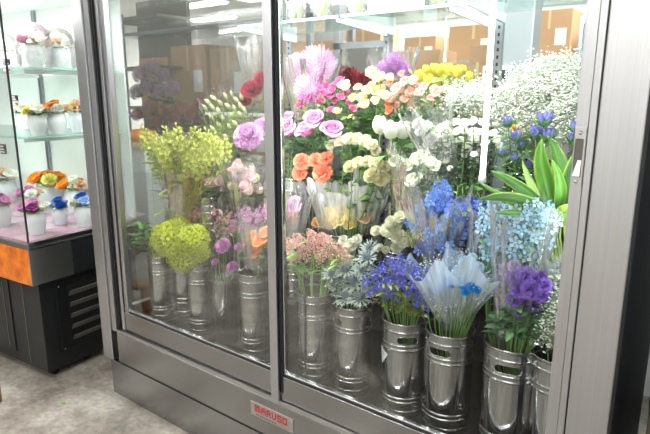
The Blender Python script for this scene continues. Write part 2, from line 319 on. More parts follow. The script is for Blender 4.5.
# ------------------------------------------------------------------ buckets
def stadium(w, h, n=10):
    pts = []
    for sgn in (1, -1):
        for k in range(n+1):
            a = -PI/2+PI*k/n if sgn > 0 else PI/2+PI*k/n
            pts.append((sgn*(w-h)/2+h/2*math.cos(a), h/2*math.sin(a)))
    return pts
def bucket_mesh(D, H, hole):
    R_ = D/2; prof = [(0, .012), (R_*.9, .012), (R_*.975, .012)]
    inner = [(R_-.0035, .02), (R_-.0035, H-.004)]
    outer = [(R_+.003, H-.001), (R_+.0045, H-.004), (R_+.003, H-.009), (R_, H-.012), (R_, H-.014)]
    def bead(z): return [(R_, z+.008), (R_, z+.006), (R_+.0008, z+.0048), (R_+.0024, z+.0025), (R_+.0024, z+.0005), (R_+.0008, z-.0018), (R_, z-.003), (R_, z-.005)]
    for z in (H*.90, H*.765, H*.72): outer += bead(z)
    for z in (H*.21, H*.165, H*.07): outer += bead(z)
    outer += [(R_, .008), (R_, .006), (R_-.003, 0), (0, 0)]
    mb = MB(); mb.lathe([(0.0005, .012)]+prof[1:]+inner+outer[:-1]+[(.0005, 0)], 56)
    me = mb.mesh('bucket', 'bucket_steel')
    if hole:
        tmp = bpy.data.objects.new('tmp', me); COL.objects.link(tmp)
        cm = MB(); pts = stadium(.075*D/.16, .026, 8); n = len(pts); z = H*.83
        vs = [(p[0], -R_*1.4, z+p[1]) for p in pts]+[(p[0], -R_*.4, z+p[1]) for p in pts]
        cm.add(vs, [tuple(range(n)), tuple(range(2*n-1, n-1, -1))]+[(i, i+n, (i+1) % n+n, (i+1) % n) for i in range(n)])
        co = bpy.data.objects.new('tmpc', cm.mesh('c', 'bucket_steel')); COL.objects.link(co)
        md = tmp.modifiers.new('b', 'BOOLEAN'); md.object = co; md.operation = 'DIFFERENCE'; md.solver = 'EXACT'
        dg = bpy.context.evaluated_depsgraph_get(); dg.update()
        me2 = bpy.data.meshes.new_from_object(tmp.evaluated_get(dg)); me2.name = 'bucket'
        bpy.data.objects.remove(tmp); bpy.data.objects.remove(co); me = me2
    try: me.set_sharp_from_angle(angle=math.radians(50))
    except Exception: pass
    return me
def bucket(x, y, z, D, H, label, hole=None, group='tall steel flower buckets', ribs=True):
    t = thing('flower_bucket', label, 'bucket', (x, y, z), group, rz=(hole or 0))
    b1 = link('body', bucket_mesh(D, H, hole is not None), t)
    if hole is not None:
        R_ = D/2+.0005; m2 = MB(); pts = [(p[0], H*.83+p[1]) for p in stadium(.075*D/.16, .026, 8)]; pts.append(pts[0])
        m2.tube([(p[0], -math.sqrt(R_*R_-p[0]**2), p[1]) for p in pts], .0018, n=6, cap=False); m2.obj('handle_rim', 'bucket_steel', t)
    return t
def smooth_bucket(x, y, z, D, H, label):
    t = thing('flower_bucket', label, 'bucket', (x, y, z), 'tall steel flower buckets')
    R_ = D/2; m2 = MB(); m2.lathe([(.0005, .012), (R_*.9, .012), (R_*.93, .02), (R_-.003, H-.004), (R_-.001, H), (R_+.003, H), (R_+.004, H-.004), (R_+.001, H-.009), (R_*.97, .004), (R_*.95, 0), (.0005, 0)], 48)
    me = m2.mesh('body', 'bucket_steel'); link('body', me, t)
    try: me.set_sharp_from_angle(angle=math.radians(50))
    except Exception: pass
    return t
BK = {}
FZ = .41; YR = 1.57
def fb(key, px, py, D, label, hole=None, smooth_=False):
    p = at(px, py, YR); h = p.z-FZ
    (smooth_bucket if smooth_ else lambda *a: bucket(*a, hole=hole))(p.x, YR, FZ, D, h, label) if smooth_ else bucket(p.x, YR, FZ, D, h, label, hole)
    BK[key] = (p.x, YR, FZ, D/2, p.z)
fb('l1', 160, 254, .120, 'ribbed steel bucket at far left end of the fridge, under lime green blooms')
fb('l2', 199, 261, .118, 'ribbed steel bucket between the leftmost bucket and the smooth one')
fb('l3', 224, 277, .112, 'smooth narrow steel bucket without ribs holding lilac carnations', smooth_=True)
fb('l4', 253, 271, .122, 'ribbed steel bucket just left of the central fridge post')
fb('r1', 315, 290, .140, 'dark ribbed steel bucket just right of the central post, holding pink snapdragons')
fb('r2', 353, 302, .138, 'ribbed steel bucket holding grey sea holly', -.45)
fb('r3', 405, 316, .150, 'ribbed steel bucket with triangular white sticker, holding violet blue flowers', .66)
fb('r4', 450, 327, .157, 'ribbed steel bucket holding white fan wrapped blue flowers', .02)
fb('r5', 513, 340, .166, 'largest ribbed steel bucket with oval handle hole, holding the purple bunch', .2)
fb('r6', 560, 352, .150, 'ribbed steel bucket half hidden behind the right door stile')
# sticker on bucket r3
x, y, z, R_, rz = BK['r3']; a0 = math.radians(-90-38); m_ = MB(); P = []
for da, dz in ((-.26, .012), (.42, -.004), (-.02, -.05)):
    a = a0+da; P.append((x+(R_+.0032)*math.cos(a), y+(R_+.0032)*math.sin(a), FZ+.232+dz))
mid = [((P[i][0]+P[(i+1) % 3][0])/2, (P[i][1]+P[(i+1) % 3][1])/2, (P[i][2]+P[(i+1) % 3][2])/2) for i in range(3)]
def onR(p): 
    v = Vector((p[0]-x, p[1]-y)).normalized()*(R_+.0034); return (x+v.x, y+v.y, p[2])
mid = [onR(p) for p in mid]
m_.add(P+mid, [(0, 3, 5), (3, 1, 4), (5, 4, 2), (3, 4, 5)]); stk = m_.obj('sticker', 'sticker', smooth=False)
tag(stk, 'small white triangular sticker on the bucket of violet blue flowers', 'sticker')
m_ = MB(); c = Vector(onR(tuple(sum(q[i] for q in mid)/3 for i in range(3))))
tt = Vector((-(c.y-y), c.x-x, 0)).normalized(); nn = Vector((c.x-x, c.y-y, 0)).normalized()
for u, w in ((-.006, .006), (0, .006), (.006, .004), (-.004, -.002), (.003, -.004), (-.001, -.012)):
    q = c+tt*u+nn*.0008+Vector((0, 0, w)); m_.add([q-tt*.002, q+tt*.002, q+tt*.002+Vector((0, 0, .004)), q-tt*.002+Vector((0, 0, .004))], [(0, 1, 2, 3)])
m_.obj('printed_marks', 'grey_letters', None, smooth=False); po = COL.objects[-1]; po.parent = stk
# back rows of buckets (mostly hidden behind the front flowers)
def bb(key, px, py, Y, base, D, label, H=None):
    p = at(px, py, Y); bucket(p.x, Y, base, D, p.z-base, label); BK[key] = (p.x, Y, base, D/2, p.z)
# ------------------------------------------------------------------ flower kit
def mix(a, b, t): return tuple(a[i]+(b[i]-a[i])*t for i in range(3))
def petal(m, az, wa, prof, c0, c1, nv=4, tip=.35, base=.5, ruf=0, r=rnd, cupz=0.0, xf=None, cpow=1.0):
    K = len(prof); vs = []; cs = []; fs = []
    nu = 5
    for i in range(nu):
        for j in range(nv+1):
            v = -1+2*j/nv; u = i/(nu-1)*(1-tip*v*v); q = u*(K-1); a = min(int(q), K-2); q -= a
            rr = prof[a][0]+(prof[a+1][0]-prof[a][0])*q; zz = prof[a][1]+(prof[a+1][1]-prof[a][1])*q
            if ruf and i >= 2: zz += ruf*(r.uniform(-.4, .4)+(.6 if j % 2 else -.6))*u; rr += ruf*r.uniform(-1, 1)*u*.6
            w = wa*(base+(1-base)*min(1, u*1.6)); ang = az+v*w
            zz += cupz*v*v
            p = Vector((rr*math.cos(ang), rr*math.sin(ang), zz)); vs.append(xf @ p if xf else p); cs.append(mix(c0, c1, u**cpow))
    for i in range(nu-1):
        for j in range(nv): k = i*(nv+1)+j; fs.append((k, k+1, k+nv+2, k+nv+1))
    m.add(vs, fs, cs)
def jit(c, r, a=.08):
    k = 1+r.uniform(-a, a); return tuple(min(1, v*k) for v in c)
def bl_rose(r, c0, c1, n=17, open_=1.0):
    m = MB()
    for i in range(n):
        t = i/(n-1); az = i*2.4+r.uniform(-.2, .2); R1 = .10+.72*t*open_; h = .95-.32*t
        prof = [(.05+.08*t, -.35+.1*t), (R1*.85, -.1), (R1, h*.5), (R1*(.86+.32*t), h), (R1*(.9+.55*t*open_), h-.04-.12*t)]
        petal(m, az, 1.35-.65*t, prof, jit(c0, r), jit(c1, r), tip=.18, base=.6)
    calyx(m); return m
def calyx(m, g='5f8a3c', z=-.45):
    c = lin(g); m.lathe([(.02, z-.25), (.16, z-.1), (.22, z+.1), (.30, z+.25)], 8, col=c)
def bl_tulip(r, c0, c1):
    m = MB()
    for i in range(7):
        t = (i//3)/2; az = i*2*PI/3+(.5 if i//3 else 0)
        prof = [(.1, -.8), (.55, -.55), (.66+.06*t, 0), (.55+.1*t, .6), (.28+.22*t, .95)]
        petal(m, az, 1.05, prof, c0, jit(c1, r, .05), tip=.3, base=.8)
    return m
def bl_carn(r, c0, c1, n=64):
    m = MB()
    for i in range(n):
        t = (i+.5)/n; az = i*2.4; th = t**.6*1.75
        R1 = math.sin(th)*.95; Z1 = math.cos(th)*.72
        prof = [(.04, -.35), (R1*.45, Z1*.35), (R1*.8, Z1*.8), (R1, Z1)]
        petal(m, az, (.26 if t > .3 else .6), prof, jit(mix(c0, c1, .1), r, .2), jit(c1, r, .3), nv=4, tip=.1, ruf=.15, r=r)
    calyx(m); return m
def bl_mum(r, c0, c1, n=120, w=.07):
    m = MB(); m.lathe([(.02, .42), (.3, .38), (.5, .1), (.42, -.2), (.05, -.4)], 14, col=mix(c0, c1, .4))
    for i in range(n):
        t = (i+.5)/n; a = i*2.39996; th = .15+t*1.95; k = 1+r.uniform(-.08, .08); e = math.sin(th); z = math.cos(th)
        D = Vector((e*math.cos(a), e*math.sin(a), z)); S = Vector((-math.sin(a), math.cos(a), 0)); U = D.cross(S)*-1
        rows = [(.35, .6, .0), (.62, 1.0, .02), (.85, 1.0, .06), (1.0, .35, .16)]; vs = []; cs = []
        ca, cb = jit(mix(c0, c1, min(1, t*1.1)), r, .07), jit(mix(c0, c1, min(1, .15+t*1.3)), r, .1)
        for j, (q, ww, up_) in enumerate(rows):
            c = D*(q*k)+Vector((0, 0, up_*.9))
            for v in (-1, 0, 1): vs.append(c+S*(v*w*ww)+D*(.0)+U*(.03*abs(v))); cs.append(mix(mix(ca, c1, .55), cb, j/3) if v == 0 else mix(ca, cb, j/3))
        m.add(vs, [(j*3+v, j*3+v+1, j*3+v+4, j*3+v+3) for j in range(3) for v in range(2)], cs)
    return m
def bl_daisy(r, c0, c1, n=20):
    m = MB()
    for k in range(2):
        for i in range(n):
            az = (i+.5*k)*2*PI/n+r.uniform(-.05, .05); z = .05+.08*k+r.uniform(-.03, .03)
            petal(m, az, .17, [(.15, z*.5), (.5, z+.05), (.8-.12*k, z+.04), (1-.15*k, z-.04)], c1, jit(c1, r, .03), nv=2, tip=.25, base=.9)
    m.lathe([(.02, .2), (.16, .18), (.26, .1), (.3, .03)], 12, col=c0); m.lathe([(.35, .02), (.2, -.15), (.04, -.25)], 8, col=lin('6a8f45'))
    return m
def floret(m, r, c0, c1, n=5, xf=None, w=.62, up=.25, tip=.45):
    for i in range(n):
        az = i*2*PI/n+r.uniform(-.08, .08)
        petal(m, az, w*5/n*.9, [(.06, -.1), (.45, up*.6), (.8, up), (1.0, up*.8+r.uniform(-.1, .1))], c0, jit(c1, r, .1), nv=2, tip=tip, base=.35, xf=xf)
def orient(p, d, s_, spin=0): return Matrix.Translation(p) @ Vector(d).to_track_quat('Z', 'Y').to_matrix().to_4x4() @ Matrix.Rotation(spin, 4, 'Z') @ Matrix.Diagonal((s_, s_, s_, 1))
def bl_floret(r, c0, c1, n=5):
    m = MB(); floret(m, r, c0, c1, n); m.lathe([(.02, .18), (.1, .12), (.13, 0)], 6, col=mix(c0, (1, 1, .8), .6)); m.lathe([(.1, 0), (.05, -.4), (.02, -.6)], 5, col=c1); return m
def bl_head(r, c0, c1, nf=90, fs=.24, n=4, squash=.85, low=-.55):
    m = MB()
    for i in range(nf):
        z = 1-(1-low)*(i+.5)/nf; q = math.sqrt(max(0, 1-z*z)); a = i*2.39996
        d = Vector((q*math.cos(a), q*math.sin(a), z)); k = .86+r.uniform(-.08, .1)
        floret(m, r, jit(c0, r, .15), jit(c1, r, .18), n, orient(Vector((d.x*k, d.y*k, d.z*k*squash)), d+Vector([r.uniform(-.25, .25) for _ in range(3)]), fs*r.uniform(.85, 1.2), r.uniform(0, 6)))
    m.lathe([(.02, .62), (.5, .45), (.66, 0), (.4, -.5), (.03, -.8)], 12, col=tuple(v*.6 for v in c0)); return m
def bl_thistle(r, c0, c1):
    m = MB(); m.lathe([(.02, .75), (.22, .62), (.36, .3), (.4, 0), (.3, -.25), (.1, -.4)], 12, col=c0)
    for i in range(60):
        t = (i+.5)/60; a = i*2.4; z = .7-.85*t; q = .1+.34*math.sin(min(PI/2, t*2)); p = Vector((q*math.cos(a), q*math.sin(a), z)); d = Vector((math.cos(a), math.sin(a), 1.3-1.6*t)).normalized()
        m.tube([p, p+d*.16], .035, .004, n=4, col=jit(c0, r, .25), cap=False)
    for i in range(13):
        a = i*2*PI/13; L_ = r.uniform(1.3, 1.9); e = r.uniform(.05, .4); sx = Vector((-math.sin(a), math.cos(a), 0))
        p0 = Vector((.25*math.cos(a), .25*math.sin(a), -.2)); p1 = Vector((L_*math.cos(a), L_*math.sin(a), -.1+e*L_)); md_ = (p0+p1)/2
        m.add([p0-sx*.05, p0+sx*.05, md_+sx*.13+Vector((0, 0, .06)), md_-sx*.13+Vector((0, 0, .06)), p1], [(0, 1, 2, 3), (3, 2, 4)], jit(c1, r, .15))
        for sg in (1, -1): m.add([md_+sx*.08*sg, md_+(p1-p0)*.15+sx*.08*sg, md_+(p1-p0)*.2+sx*.36*sg], [(0, 1, 2)], jit(c1, r, .15))
    return m
def bl_bud(r, c0, c1):
    m = MB(); m.lathe([(.03, 1.0), (.16, .85), (.3, .45), (.3, .1), (.2, -.3), (.1, -.7), (.04, -.9)], 9, col=c1, wob=.08)
    m.c = [mix(c0, c1, min(1, max(0, (v[2]+.9)/1.6))) for v in m.v]; return m
def bl_gent(r, c0, c1):
    m = MB()
    for k in range(7):
        a = k*2.4; t = 0 if k == 0 else .34; d = Vector((t*math.cos(a), t*math.sin(a), 1)); b = bl_bud(r, c0, jit(c1, r, .2)); X_ = orient(Vector((t*.8*math.cos(a), t*.8*math.sin(a), -.1*k/3)), d, .62)
        m.add([X_ @ Vector(v) for v in b.v], b.f, b.c)
    for k in range(7):
        a = k*.9+.3; leafblade(m, Vector((0, 0, -.7)), Vector((math.cos(a), math.sin(a), .9)), 1.3, .17, lin('4e8038'), r, .1)
    return m
def bl_snap(r, c0, c1):
    m = MB()
    for i in range(15):
        t = i/14; a = i*2.4; q = .62*(1-.5*t); z = -.75+1.6*t
        floret(m, r, c0, jit(c1, r, .14), 5, orient(Vector((q*math.cos(a), q*math.sin(a), z)), Vector((math.cos(a), math.sin(a), .5)), .62*(1-.35*t), r.uniform(0, 6)), up=.5)
    return m
def bl_spikeorchid(r, c0, c1):
    m = MB()
    for i in range(13):
        t = i/12; a = i*2.4; q = .32*(1-.6*t); z = -.9+1.9*t
        if i < 9: floret(m, r, jit(c0, r, .3), jit(c1, r, .3), 5, orient(Vector((q*math.cos(a), q*math.sin(a), z)), Vector((math.cos(a), math.sin(a), .45)), .60*(1-.3*t), r.uniform(0, 6)), w=.62, up=.5, tip=.5)
        else:
            b = bl_bud(r, c0, c1); X_ = orient(Vector((q*math.cos(a), q*math.sin(a), z)), Vector((math.cos(a)*.6, math.sin(a)*.6, 1)), .24); m.add([X_ @ Vector(v) for v in b.v], b.f, b.c)
    m.tube([(0, 0, -1.1), (0, 0, .9)], .04, .02, n=5, col=lin('9aa83e')); return m
def leafblade(m, p, d, L_, W, col, r, droop=.35, nseg=5, edge=None):
    d = Vector(d).normalized(); sx = d.cross(Vector((0, 0, 1)));
    if sx.length < .1: sx = Vector((1, 0, 0))
    sx.normalize(); sx = (Matrix.Rotation(r.uniform(-.5, .5), 3, d) @ sx); nz = sx.cross(d); vs = []; cs = []; c2 = edge or tuple(min(1, v*1.15) for v in col)
    for i in range(nseg+1):
        u = i/nseg; w = W*math.sin(PI*min(.995, u*.93+.05))**.8
        c = Vector(p)+d*(L_*u)+Vector((0, 0, -droop*L_*u*u))
        for v in (-1, -.5, 0, .5, 1): vs.append(c+sx*(w*v)+nz*(.28*w*abs(v))); cs.append(c2 if abs(v) == 1 else (tuple(q*1.25 for q in col) if v == 0 else col))
    fs = []
    for i in range(nseg):
        for j in range(4): k = i*5+j; fs.append((k, k+1, k+6, k+5))
    m.add(vs, fs, cs)
SCALE = {'rose': 1.12, 'carn': 1.15, 'mum': 1.05, 'daisy': .86, 'tulip': 1.0, 'head': 1.12, 'gent': 1.15, 'snap': 1.1, 'thistle': 1.1, 'bud': 1.15, 'spike': 1.25}
KIND = {'rose': bl_rose, 'tulip': bl_tulip, 'carn': bl_carn, 'mum': bl_mum, 'daisy': bl_daisy, 'floret': bl_floret, 'head': bl_head, 'thistle': bl_thistle, 'bud': bl_bud, 'gent': bl_gent, 'snap': bl_snap, 'spike': bl_spikeorchid}
CACHE = {}
def bloom_mesh(kind, h0, h1, **kw):
    key = (kind, h0, h1, tuple(sorted(kw.items())))
    if key not in CACHE:
        CACHE[key] = [KIND[kind](random.Random(len(kind)*7+i), lin(h0), lin(h1), **kw).mesh('bloom', 'petal') for i in range(3)]
    return rnd.choice(CACHE[key])
ORD = ['leftmost', 'second from left', 'third from left', 'fourth from left', 'fifth from left', 'sixth from left', 'seventh from left', 'eighth from left', 'ninth from left', 'tenth from left', 'eleventh from left', 'twelfth from left']
def bez(p0, p1, p2, p3, n=8):
    o = []
    for i in range(n+1):
        t = i/n; a = 1-t; o.append(p0*a**3+p1*3*a*a*t+p2*3*a*t*t+p3*t**3)
    return o
GREENS = ['3f6b2c', '4c7a33', '2f5a2a', '5b8a3a']
def bunch(name, desc, cat, group, kind, h0, h1, pts, Y, bk, face=.7, leaf=(6, .045, .014), greens=None, stem_h='5f8a3c', jy=.03, stem_r=.002, kw=None, low=.35, r_up=1.0):
    """one thing per flower: stem, leaves and bloom; pts = (px, py, radius px[, depth offset])"""
    kw = kw or {}; x, y, z0, R_, zr = BK[bk]; n = len(pts); order = sorted(range(n), key=lambda i: (pts[i][0], pts[i][1]))
    cx = sum(p[0] for p in pts)/n; greens = greens or GREENS
    for rank, i in enumerate(order):
        q = pts[i]; yy = Y+(q[3] if len(q) > 3 else rnd.uniform(-jy, jy)); P = at(q[0], q[1], yy); rad = q[2]*px_size(P)*r_up*SCALE.get(kind, 1)
        lab = desc if n == 1 else (f'{ORD[rank]} {desc}' if n <= 12 else desc)
        off = Vector((P.x-x, P.y-y, 0)); ol = off.length or 1; om = off/ol
        base = Vector((x, y, z0+.03))-om*min(R_*.5, .04); mouth = Vector((x, y, zr))+om*min(R_*.82, ol)
        root = thing(name, lab, cat, base, group)
        dirv = Vector((off.x*.9, -face+off.y*.3, .75)).normalized()
        d2 = Vector((dirv.x*.5, dirv.y*.35, 1)).normalized(); end = P-dirv*rad*.45
        L_ = (end-mouth).length
        path = [base]+bez(mouth, mouth+(mouth-base).normalized()*L_*.35, end-d2*L_*.35, end, 7)
        m = MB(base); m.tube(path, stem_r*1.2, stem_r*.8, n=5, col=lin(stem_h)); m.obj('stem', 'leaf', root)
        if leaf[0]:
            m = MB(base)
            for k in range(leaf[0]):
                t = rnd.uniform(low, .93); s_ = t*(len(path)-2)+1; a = min(int(s_), len(path)-2); p = path[a].lerp(path[a+1], s_-a)
                if p.z < zr: continue
                an = rnd.uniform(0, 2*PI); leafblade(m, p, (math.cos(an), math.sin(an), rnd.uniform(.1, .9)), leaf[1]*rnd.uniform(.7, 1.25), leaf[2]*rnd.uniform(.8, 1.2), jit(lin(rnd.choice(greens)), rnd, .2), rnd)
            if m.v: m.obj('leaves', 'leaf', root)
        bo = link('bloom', bloom_mesh(kind, h0, h1, **kw), root)
        bo.matrix_local = orient(P-base, dirv+Vector([rnd.uniform(-.25, .25) for _ in range(3)]), rad, rnd.uniform(0, 6))
def spray(name, desc, cat, group, h0, h1, stems, Y, bk, nfl=8, fr_=.010, petals=5, leaf=(5, .04, .006), spread=.022, length=.09, greens=None, kind='floret', kwn=None, jy=.03, stem_h='5f8a3c'):
    """stems carrying several small florets each; stems = (px, py) of the spike's middle"""
    x, y, z0, R_, zr = BK[bk]; n = len(stems); order = sorted(range(n), key=lambda i: (stems[i][0], stems[i][1])); greens = greens or GREENS
    for rank, i in enumerate(order):
        q = stems[i]; yy = Y+(q[2] if len(q) > 2 else rnd.uniform(-jy, jy)); P = at(q[0], q[1], yy)
        lab = desc if n == 1 else (f'{ORD[rank]} {desc}' if n <= 12 else desc)
        off = Vector((P.x-x, P.y-y, 0)); ol = off.length or 1; om = off/ol
        base = Vector((x, y, z0+.03))-om*min(R_*.5, .04); mouth = Vector((x, y, zr))+om*min(R_*.82, ol)
        root = thing(name, lab, cat, base, group); ax = (P-mouth).normalized(); ax = (ax+Vector((0, 0, .8))).normalized()
        top = P+ax*length*.5; path = [base]+bez(mouth, mouth+(mouth-base)*.3, P-ax*length*.6, top, 8)
        m = MB(base); m.tube(path, .0022, .001, n=5, col=lin(stem_h))
        fl = []
        for k in range(nfl):
            t = k/(max(1, nfl-1)); a = k*2.4+rnd.uniform(-.3, .3); pp = P+ax*(length*(t-.5)); s_ = spread*(1.1-.6*t)
            d = Vector((math.cos(a), math.sin(a)-.3, .35)); e = pp+d*s_; m.tube([pp-ax*.008, e], .0008, n=4, col=lin(stem_h), cap=False); fl.append((e, d, fr_*1.25*(1.15-.45*t)))
        m.obj('stem', 'leaf', root)
        if leaf[0]:
            m = MB(base)
            for k in range(leaf[0]):
                t = rnd.uniform(.3, .95); s_ = t*(len(path)-2)+1; a = min(int(s_), len(path)-2); p = path[a].lerp(path[a+1], s_-a)
                if p.z < zr: continue
                an = rnd.uniform(0, 2*PI); leafblade(m, p, (math.cos(an), math.sin(an), rnd.uniform(.2, 1.1)), leaf[1]*rnd.uniform(.7, 1.25), leaf[2]*rnd.uniform(.8, 1.2), jit(lin(rnd.choice(greens)), rnd, .2), rnd)
            if m.v: m.obj('leaves', 'leaf', root)
        for e, d, s_ in fl:
            hc = rnd.choice(h1) if isinstance(h1, list) else h1
            bo = link('floret', bloom_mesh(kind, h0, hc, **(kwn or ({'n': petals} if kind == 'floret' else {}))), root)
            bo.matrix_local = orient(e-base, d+Vector((rnd.uniform(-.3, .3), -.5, rnd.uniform(0, .4))), s_, rnd.uniform(0, 6))
def greenery(name, label, cat, pts, Y, bk, nleaf=26, L_=.05, W=.012, greens=None, fine=False):
    x, y, z0, R_, zr = BK[bk]; greens = greens or GREENS
    for i, q in enumerate(sorted(pts)):
        lab = label if len(pts) == 1 else f'{ORD[i]} {label}'
        P = at(q[0], q[1], Y+(q[2] if len(q) > 2 else 0)); off = Vector((P.x-x, P.y-y, 0)); om = off.normalized() if off.length else Vector((1, 0, 0))
        base = Vector((x, y, z0+.03)); mouth = Vector((x, y, zr))+om*min(R_*.8, off.length)
        root = thing(name, lab, cat, base, label if len(pts) > 1 else None)
        path = [base]+bez(mouth, mouth.lerp(P, .3)+Vector((0, 0, .03)), mouth.lerp(P, .7)+Vector((0, 0, .02)), P, 8)
        m = MB(base); m.tube(path, .0025, .001, n=5, col=lin('55803a')); m.obj('stem', 'leaf', root)
        m = MB(base)
        for k in range(nleaf):
            t = rnd.uniform(.15, 1); s_ = t*(len(path)-2)+1; a = min(int(s_), len(path)-2); p = path[a].lerp(path[a+1], s_-a)
            if p.z < zr-.01: continue
            an = rnd.uniform(0, 2*PI); leafblade(m, p, (math.cos(an), math.sin(an), rnd.uniform(.2, 1.1)), L_*rnd.uniform(.6, 1.3), W*rnd.uniform(.8, 1.2), jit(lin(rnd.choice(greens)), rnd, .25), rnd)
        if m.v: m.obj('leaves', 'leaf', root)
def sleeve(name, label, bot, top, r0, r1, mat='cellophane', folds=7, flat=.7, zig=.02, group=None, seed=1, thick=True):
    """a paper or film cone: bot, top = world centres of the narrow and the wide end"""
    r = random.Random(seed); B = Vector(bot); T = Vector(top); ax = (T-B); Ln = ax.length; ax.normalize()
    side = ax.cross(Vector((0, 1, 0))).normalized(); fw = side.cross(ax); m = MB(B); vs = []; fs = []; cs = []; n = 72; K = 14
    ph = [r.uniform(0, 6) for _ in range(4)]
    for i in range(K+1):
        u = i/K
        for j in range(n):
            a = 2*PI*j/n; R_ = r0+(r1-r0)*u**1.05
            R_ *= 1+u*(.07*math.sin(folds*a+ph[0])+.035*math.sin(folds*2.3*a+ph[1]+u*3)) 
            nn_ = noise.noise(Vector((math.cos(a)*2.2, math.sin(a)*2.2, u*5+seed*3)))
            R_ *= 1+.10*nn_*(.3+u)
            h = Ln*u+(zig*(math.sin(3*a+ph[2])+.7*math.sin(5*a+ph[3]))+.02*nn_)*u**3
            vs.append(B+ax*h+side*(R_*math.cos(a))+fw*(R_*flat*math.sin(a))); cs.append((a/2/PI, u, seed*.13))
    for i in range(K):
        for j in range(n): fs.append((i*n+j, i*n+(j+1) % n, (i+1)*n+(j+1) % n, (i+1)*n+j))
    m.add(vs, fs, cs); o = m.obj(name, mat)
    return tag(o, label, 'flower wrap', group)
def sleeve_px(name, label, b, t, Yb, Yt, r0, r1, **kw):
    B = at(*b, Yb); T = at(*t, Yt); return sleeve(name, label, B, T, r0*px_size(B), r1*px_size(T), **kw)
def gyps(label, boxes, bk, n, size=.0028, h='f4f6ee', stem='a9bb8e'):
    """clouds of tiny blossoms that nobody could count"""
    x, y, z0, R_, zr = BK[bk]; base = Vector((x, y, zr)); m = MB(base); st = MB(base); c = lin(h)
    for (px, py, rx, ry, Y, dy, k) in boxes:
        C_ = at(px, py, Y); s_ = px_size(C_); nk = int(n*k); twigs = max(6, nk//26)
        for t in range(twigs):
            a = rnd.uniform(0, 2*PI); q = math.sqrt(rnd.random()); P = C_+Vector((math.cos(a)*q*rx*s_, rnd.uniform(-dy, dy), math.sin(a)*q*ry*s_))
            st.tube(bez(base, base.lerp(P, .3)+Vector((0, 0, .04)), base.lerp(P, .7)+Vector((0, 0, .03)), P, 5), .0009, .0005, n=3, col=lin(stem), cap=False)
            for f_ in range(26):
                d = Vector([rnd.gauss(0, .018) for _ in range(3)]); e = P+d; u = size*rnd.uniform(.7, 1.5)
                if f_ % 3 == 0: st.tube([P-Vector((0, 0, .01)), e], .0005, n=3, col=lin(stem), cap=False)
                vs = [e+Vector(v)*u for v in ((1, 0, .1), (0, 1, -.1), (-1, 0, .1), (0, -1, -.1), (0, 0, .7), (0, 0, -.7))]
                m.add(vs, [(0, 1, 4), (1, 2, 4), (2, 3, 4), (3, 0, 4), (1, 0, 5), (2, 1, 5), (3, 2, 5), (0, 3, 5)], jit(c, rnd, .06))
    o = m.obj('tiny_blossoms', 'petal', smooth=False); tag(o, label, 'flowers'); o['kind'] = 'stuff'
    so = st.obj('fine_stems', 'leaf'); so.parent = o; so.location = (0, 0, 0)
# hidden bucket positions for rows two and three
bb('m1', 182, 222, 1.66, .41, .13, 'bucket in amber wrap behind the lime green blooms')
bb('m2', 243, 205, 1.80, .60, .15, 'steel bucket on the middle step behind the pink lisianthus')
bb('m3', 293, 176, 1.82, .60, .15, 'ribbed chrome bucket on the step beside the coral carnations')
bb('m4', 346, 229, 1.80, .60, .23, 'wide shallow rimmed steel bucket holding yellow roses')
bb('m5', 402, 226, 1.82, .60, .15, 'steel bucket on the middle step behind cream carnations')
bb('m6', 462, 200, 1.82, .60, .16, 'steel bucket on the middle step under the white button flowers')
bb('m7', 548, 225, 1.80, .60, .16, 'steel bucket on the middle step behind the broad leaves')
bb('b1', 228, 165, 2.03, .80, .13, 'steel bucket on the top step under the green white buds')
bb('b2', 312, 165, 2.03, .80, .15, 'steel bucket on the top step under the large pink chrysanthemums')
bb('b3', 360, 170, 2.03, .80, .15, 'steel bucket on the top step under the cream spray roses')
bb('b4', 410, 170, 2.03, .80, .15, 'steel bucket on the top step under the peach spray roses')
bb('b5', 455, 165, 2.03, .80, .15, 'steel bucket on the top step under the yellow tulips')
bb('b6', 530, 160, 2.03, .80, .17, "steel bucket on the top step under the baby's breath")
# narrow chrome vase at left with stacked ribs
p = at(209, 196, 1.66); m_ = MB((p.x, 1.66, .41)); t = thing('chrome_vase', 'narrow ribbed chrome bucket right of the amber wrapped bunch', 'bucket', (p.x, 1.66, .41), 'tall steel flower buckets')
H_ = p.z-.41; R_ = .042; pr = [(.0005, .01), (R_-.003, .01), (R_-.003, H_-.003), (R_+.003, H_), (R_+.004, H_-.006), (R_, H_-.01)]
for z in (H_*.93, H_*.88, H_*.8, H_*.75, H_*.3, H_*.2): pr += [(R_, z+.008), (R_, z+.006), (R_+.003, z+.002), (R_, z-.003), (R_, z-.005)]
m_ = MB(); m_.lathe(pr+[(R_-.001, 0), (.0005, 0)], 32); m_.obj('body', 'bucket_steel', t)
BK['v'] = (p.x, 1.66, .41, R_, p.z)
